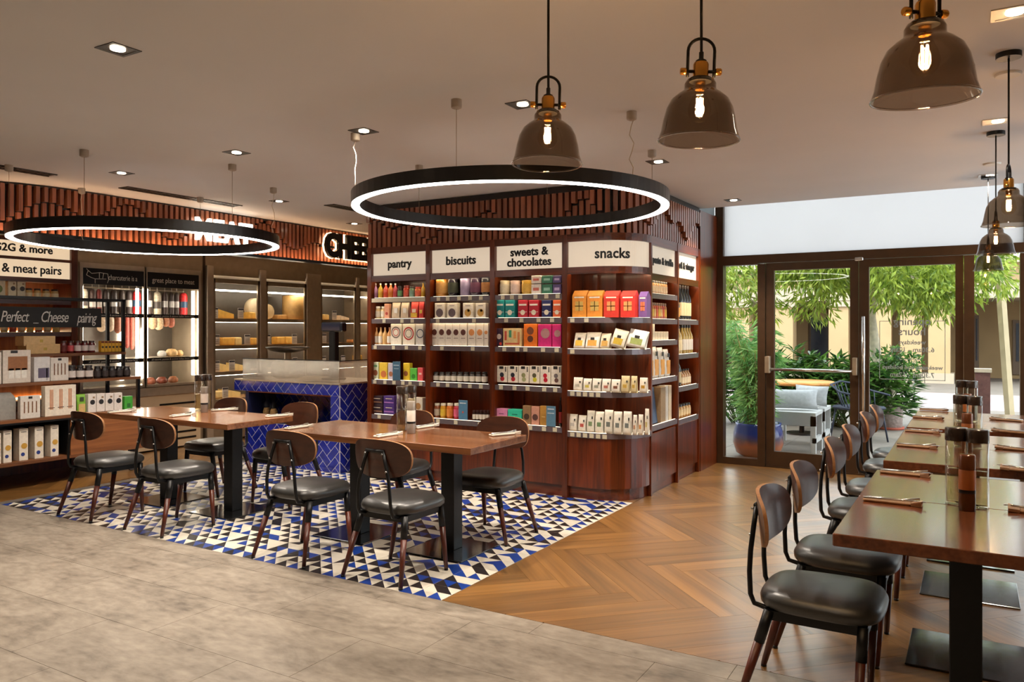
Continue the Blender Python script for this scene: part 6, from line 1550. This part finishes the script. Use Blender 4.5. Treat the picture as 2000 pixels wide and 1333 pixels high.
# ================================================================== FRIDGE CONTENTS
g = 'hanging salami in the charcuterie fridge'
def salami(y, z1, ln, r, rgb, label, band=None, x=XFR - .2):
    o = empty('salami', (x, y, z1 - ln), 0, label, 'salami', g)
    MB().lathe([(r * .3, 0), (r * .85, .02), (r, .06), (r, ln - .06), (r * .8, ln - .025), (r * .25, ln - .01)], seg=14).build('casing', plain('salami_%d_%d_%d' % rgb, rgb, .5, 0, .25, 40), o)
    MB().tube([(0, 0, ln - .01), (-.1 * 0, 0, ln + .04)], .003, 5).build('string', KRAFT2, o)
    if band: MB().lathe([(r * 1.02, ln * .38), (r * 1.02, ln * .62)], seg=14, cap0=False, cap1=False).build('paper_band', col(band), o)
k_ = 0
for px, ln, r, rgb, band in ((163, .34, .045, (206, 190, 164), (96, 84, 78)), (180, .36, .035, (70, 50, 44), (206, 196, 186)), (193, .36, .03, (120, 40, 34), (196, 186, 176)), (207, .34, .035, (64, 50, 46), (200, 196, 190)), (222, .34, .038, (60, 48, 44), (206, 200, 196)), (238, .34, .033, (66, 52, 46), (190, 184, 180)), (252, .34, .035, (56, 44, 42), (176, 168, 160)), (267, .33, .048, (196, 34, 36), (40, 70, 96)),
                             (293, .33, .03, (72, 56, 48), (196, 190, 184)), (307, .36, .046, (202, 186, 160), (84, 74, 70)), (322, .33, .035, (66, 50, 46), (190, 184, 180)), (335, .33, .03, (60, 46, 42), (200, 192, 186)), (345, .33, .03, (64, 50, 46), (190, 180, 176)), (358, .33, .05, (196, 34, 36), (40, 70, 96))):
    y = on_x(px, 560, XFR - .2)[1]
    salami(y, 1.97, ln, r, rgb, '%s hanging salami, %s from left in the upper fridge row' % ('bright red' if rgb[0] == 196 else 'pale floured' if rgb[0] > 200 else 'dark cased', ORD[k_]), band); k_ += 1
k_ = 0
for px, ln, r, rgb in ((196, .2, .05, (196, 170, 140)), (212, .2, .05, (176, 150, 124)), (228, .22, .04, (150, 90, 66)), (246, .4, .028, (150, 62, 50)), (256, .42, .028, (170, 86, 70)), (266, .4, .028, (196, 150, 130)), (296, .17, .05, (206, 170, 130)), (308, .18, .055, (222, 190, 150)), (322, .14, .045, (196, 130, 96)), (332, .15, .045, (176, 96, 70))):
    y = on_x(px, 640, XFR - .22)[1]; salami(y, 1.66, ln, r, rgb, '%s cured meat piece, %s from left in the lower hanging row' % ('slim red' if r < .03 else 'rounded', ORD[k_])); k_ += 1
g2 = 'meats lying in the charcuterie fridge'
for i, (px, z, r, ln, rgb, lb) in enumerate(((318, 1.14, .05, .08, (206, 200, 192), 'white wrapped pack'), (337, 1.14, .07, .1, (216, 176, 120), 'round golden ham'), (352, 1.14, .045, .08, (222, 186, 130), 'small golden ham'), (296, .8, .06, .09, (150, 84, 60), 'dark ham piece'), (318, .8, .06, .09, (140, 70, 50), 'dark ham piece'), (340, .8, .055, .09, (170, 104, 66), 'brown ham piece'))):
    y = on_x(px, 690, XFR - .2)[1]
    o = MB().lathe([(r * .5, 0), (r, ln * .2), (r * 1.02, ln * .6), (r * .6, ln * .95), (0, ln)], seg=14, sx=1.2).build('cured_ham', plain('ham_%d_%d_%d' % rgb, rgb, .45, 0, .25, 30), None, (XFR - .22, y, z + .001)); tag(o, '%s, %s lying on a fridge shelf behind the right glass door' % (lb, ORD[i]), 'meat', g2)
g3 = 'cheeses in the cheese fridge'
def cheese(px, zi, kind, w, h, rgb, label, x=XFR - .25):
    y = on_x(px, 640, x)[1]; z = CHZ[zi] + .001; m = plain('cheese_%d_%d_%d' % rgb, rgb, .5, 0, .12, 16)
    if kind == 'wedge': o = MB().prism_y([(-w / 2, 0), (w / 2, 0), (w / 2, h * .5), (-w / 2, h)], -.06, .06).build('cheese_wedge', m)
    elif kind == 'block': o = MB().bbox(-w / 2, w / 2, -.07, .07, 0, h, .012).build('cheese_block', m)
    elif kind == 'wheel': o = MB().lathe([(w / 2 * .96, -.05), (w / 2, -.035), (w / 2, .035), (w / 2 * .96, .05)], (0, 0, w / 2), 28, ax='y').build('round_cheese', m)
    else: o = MB().lathe([(w / 2 * .97, 0), (w / 2, .012), (w / 2, h - .012), (w / 2 * .97, h)], seg=26).build('cheese_drum', m)
    o.location = (x, y, z); o.rotation_euler[2] = PI / 2; tag(o, label, 'cheese', g3)
YEL = (226, 180, 84); PAL = (232, 206, 140); RIN = (206, 160, 96)
for a in ((436, 0, 'wedge', .26, .13, YEL, 'large yellow cheese wedge on the top fridge shelf left'), (487, 0, 'block', .12, .1, YEL, 'yellow cheese block on the top fridge shelf beside the post'), (497, 0, 'wheel', .3, 0, (222, 204, 170), 'pale upright cheese wheel half behind the fridge post'), (520, 0, 'wheel', .22, 0, (206, 176, 130), 'small stamped upright cheese wheel'), (546, 0, 'block', .18, .07, RIN, 'long brown rind cheese piece'), (574, 0, 'drum', .34, .36, (216, 172, 104), 'big mottled drum cheese on the top fridge shelf'), (632, 0, 'block', .12, .09, (216, 180, 110), 'cheese block right of the steel pillar'), (668, 0, 'wedge', .2, .08, (226, 206, 176), 'pale wrapped wedge on the top shelf right'),
          (440, 1, 'block', .22, .11, YEL, 'yellow cheese slab on the second shelf left'), (460, 1, 'block', .12, .11, PAL, 'pale cheese slab on the second shelf left'), (492, 1, 'block', .1, .1, YEL, 'small yellow cheese by the second shelf post'), (543, 1, 'block', .14, .11, YEL, 'yellow cheese slab on the second shelf middle'), (560, 1, 'block', .13, .11, (232, 190, 96), 'second yellow cheese slab on the second shelf middle'), (627, 1, 'block', .1, .13, PAL, 'pale cheese block on the second shelf behind the pole'), (690, 1, 'block', .2, .05, (206, 150, 90), 'low tan cheese on the second shelf right'),
          (430, 2, 'wedge', .3, .13, PAL, 'pale cheese wedge on the third shelf left'), (462, 2, 'wedge', .26, .11, (236, 214, 150), 'flat cream cheese wedge on the third shelf'), (700, 2, 'block', .16, .14, YEL, 'yellow cheese block on the third shelf right'),
          (424, 3, 'block', .22, .1, (226, 200, 140), 'cheese block on the lowest visible shelf left'), (448, 3, 'wedge', .28, .12, PAL, 'pale cheese wedge on the lowest visible shelf')): cheese(*a)
g4 = 'white price cards in the cheese fridge'
pcm = MB().box(-.048, .048, -.002, .002, 0, .15).mesh('price_card', col((222, 216, 208)))
n_ = 0
for zi, pxs in ((0, (422, 472, 655)), (1, (404, 425, 485, 525, 577, 635, 700)), (2, (425, 455, 486, 518, 578, 634, 672)), (3, (442, 415))):
    for j_, px in enumerate(pxs):
        y = on_x(px, 640, XFR - .1)[1]; o = obj('price_card', pcm, None, (XFR - .12, y, CHZ[zi] + .001), PI / 2)
        tag(o, 'white price card, %s from left on the %s cheese shelf' % (ORD[j_], ('top', 'second', 'third', 'fourth')[zi]), 'price card', g4)
        MB().box(-.045, .045, -.0035, -.002, .12, .145).build('card_header', col((60, 56, 60)), o)
        MB().box(-.035, .035, -.0035, -.002, .03, .035).box(-.035, .03, -.0035, -.002, .055, .06).box(-.035, .035, -.0035, -.002, .08, .085).build('card_text', col((120, 112, 112)), o)

# faint or tiny glowing surfaces are left out of direct light sampling (they still light by bounce)
for n in ('sign_panel_lit', 'sign_panel_lit_y', 'sign_panel_amber', 'filament', 'downlight_lens', 'halo_light', 'letter_light'):
    bpy.data.materials[n].cycles.emission_sampling = 'NONE'
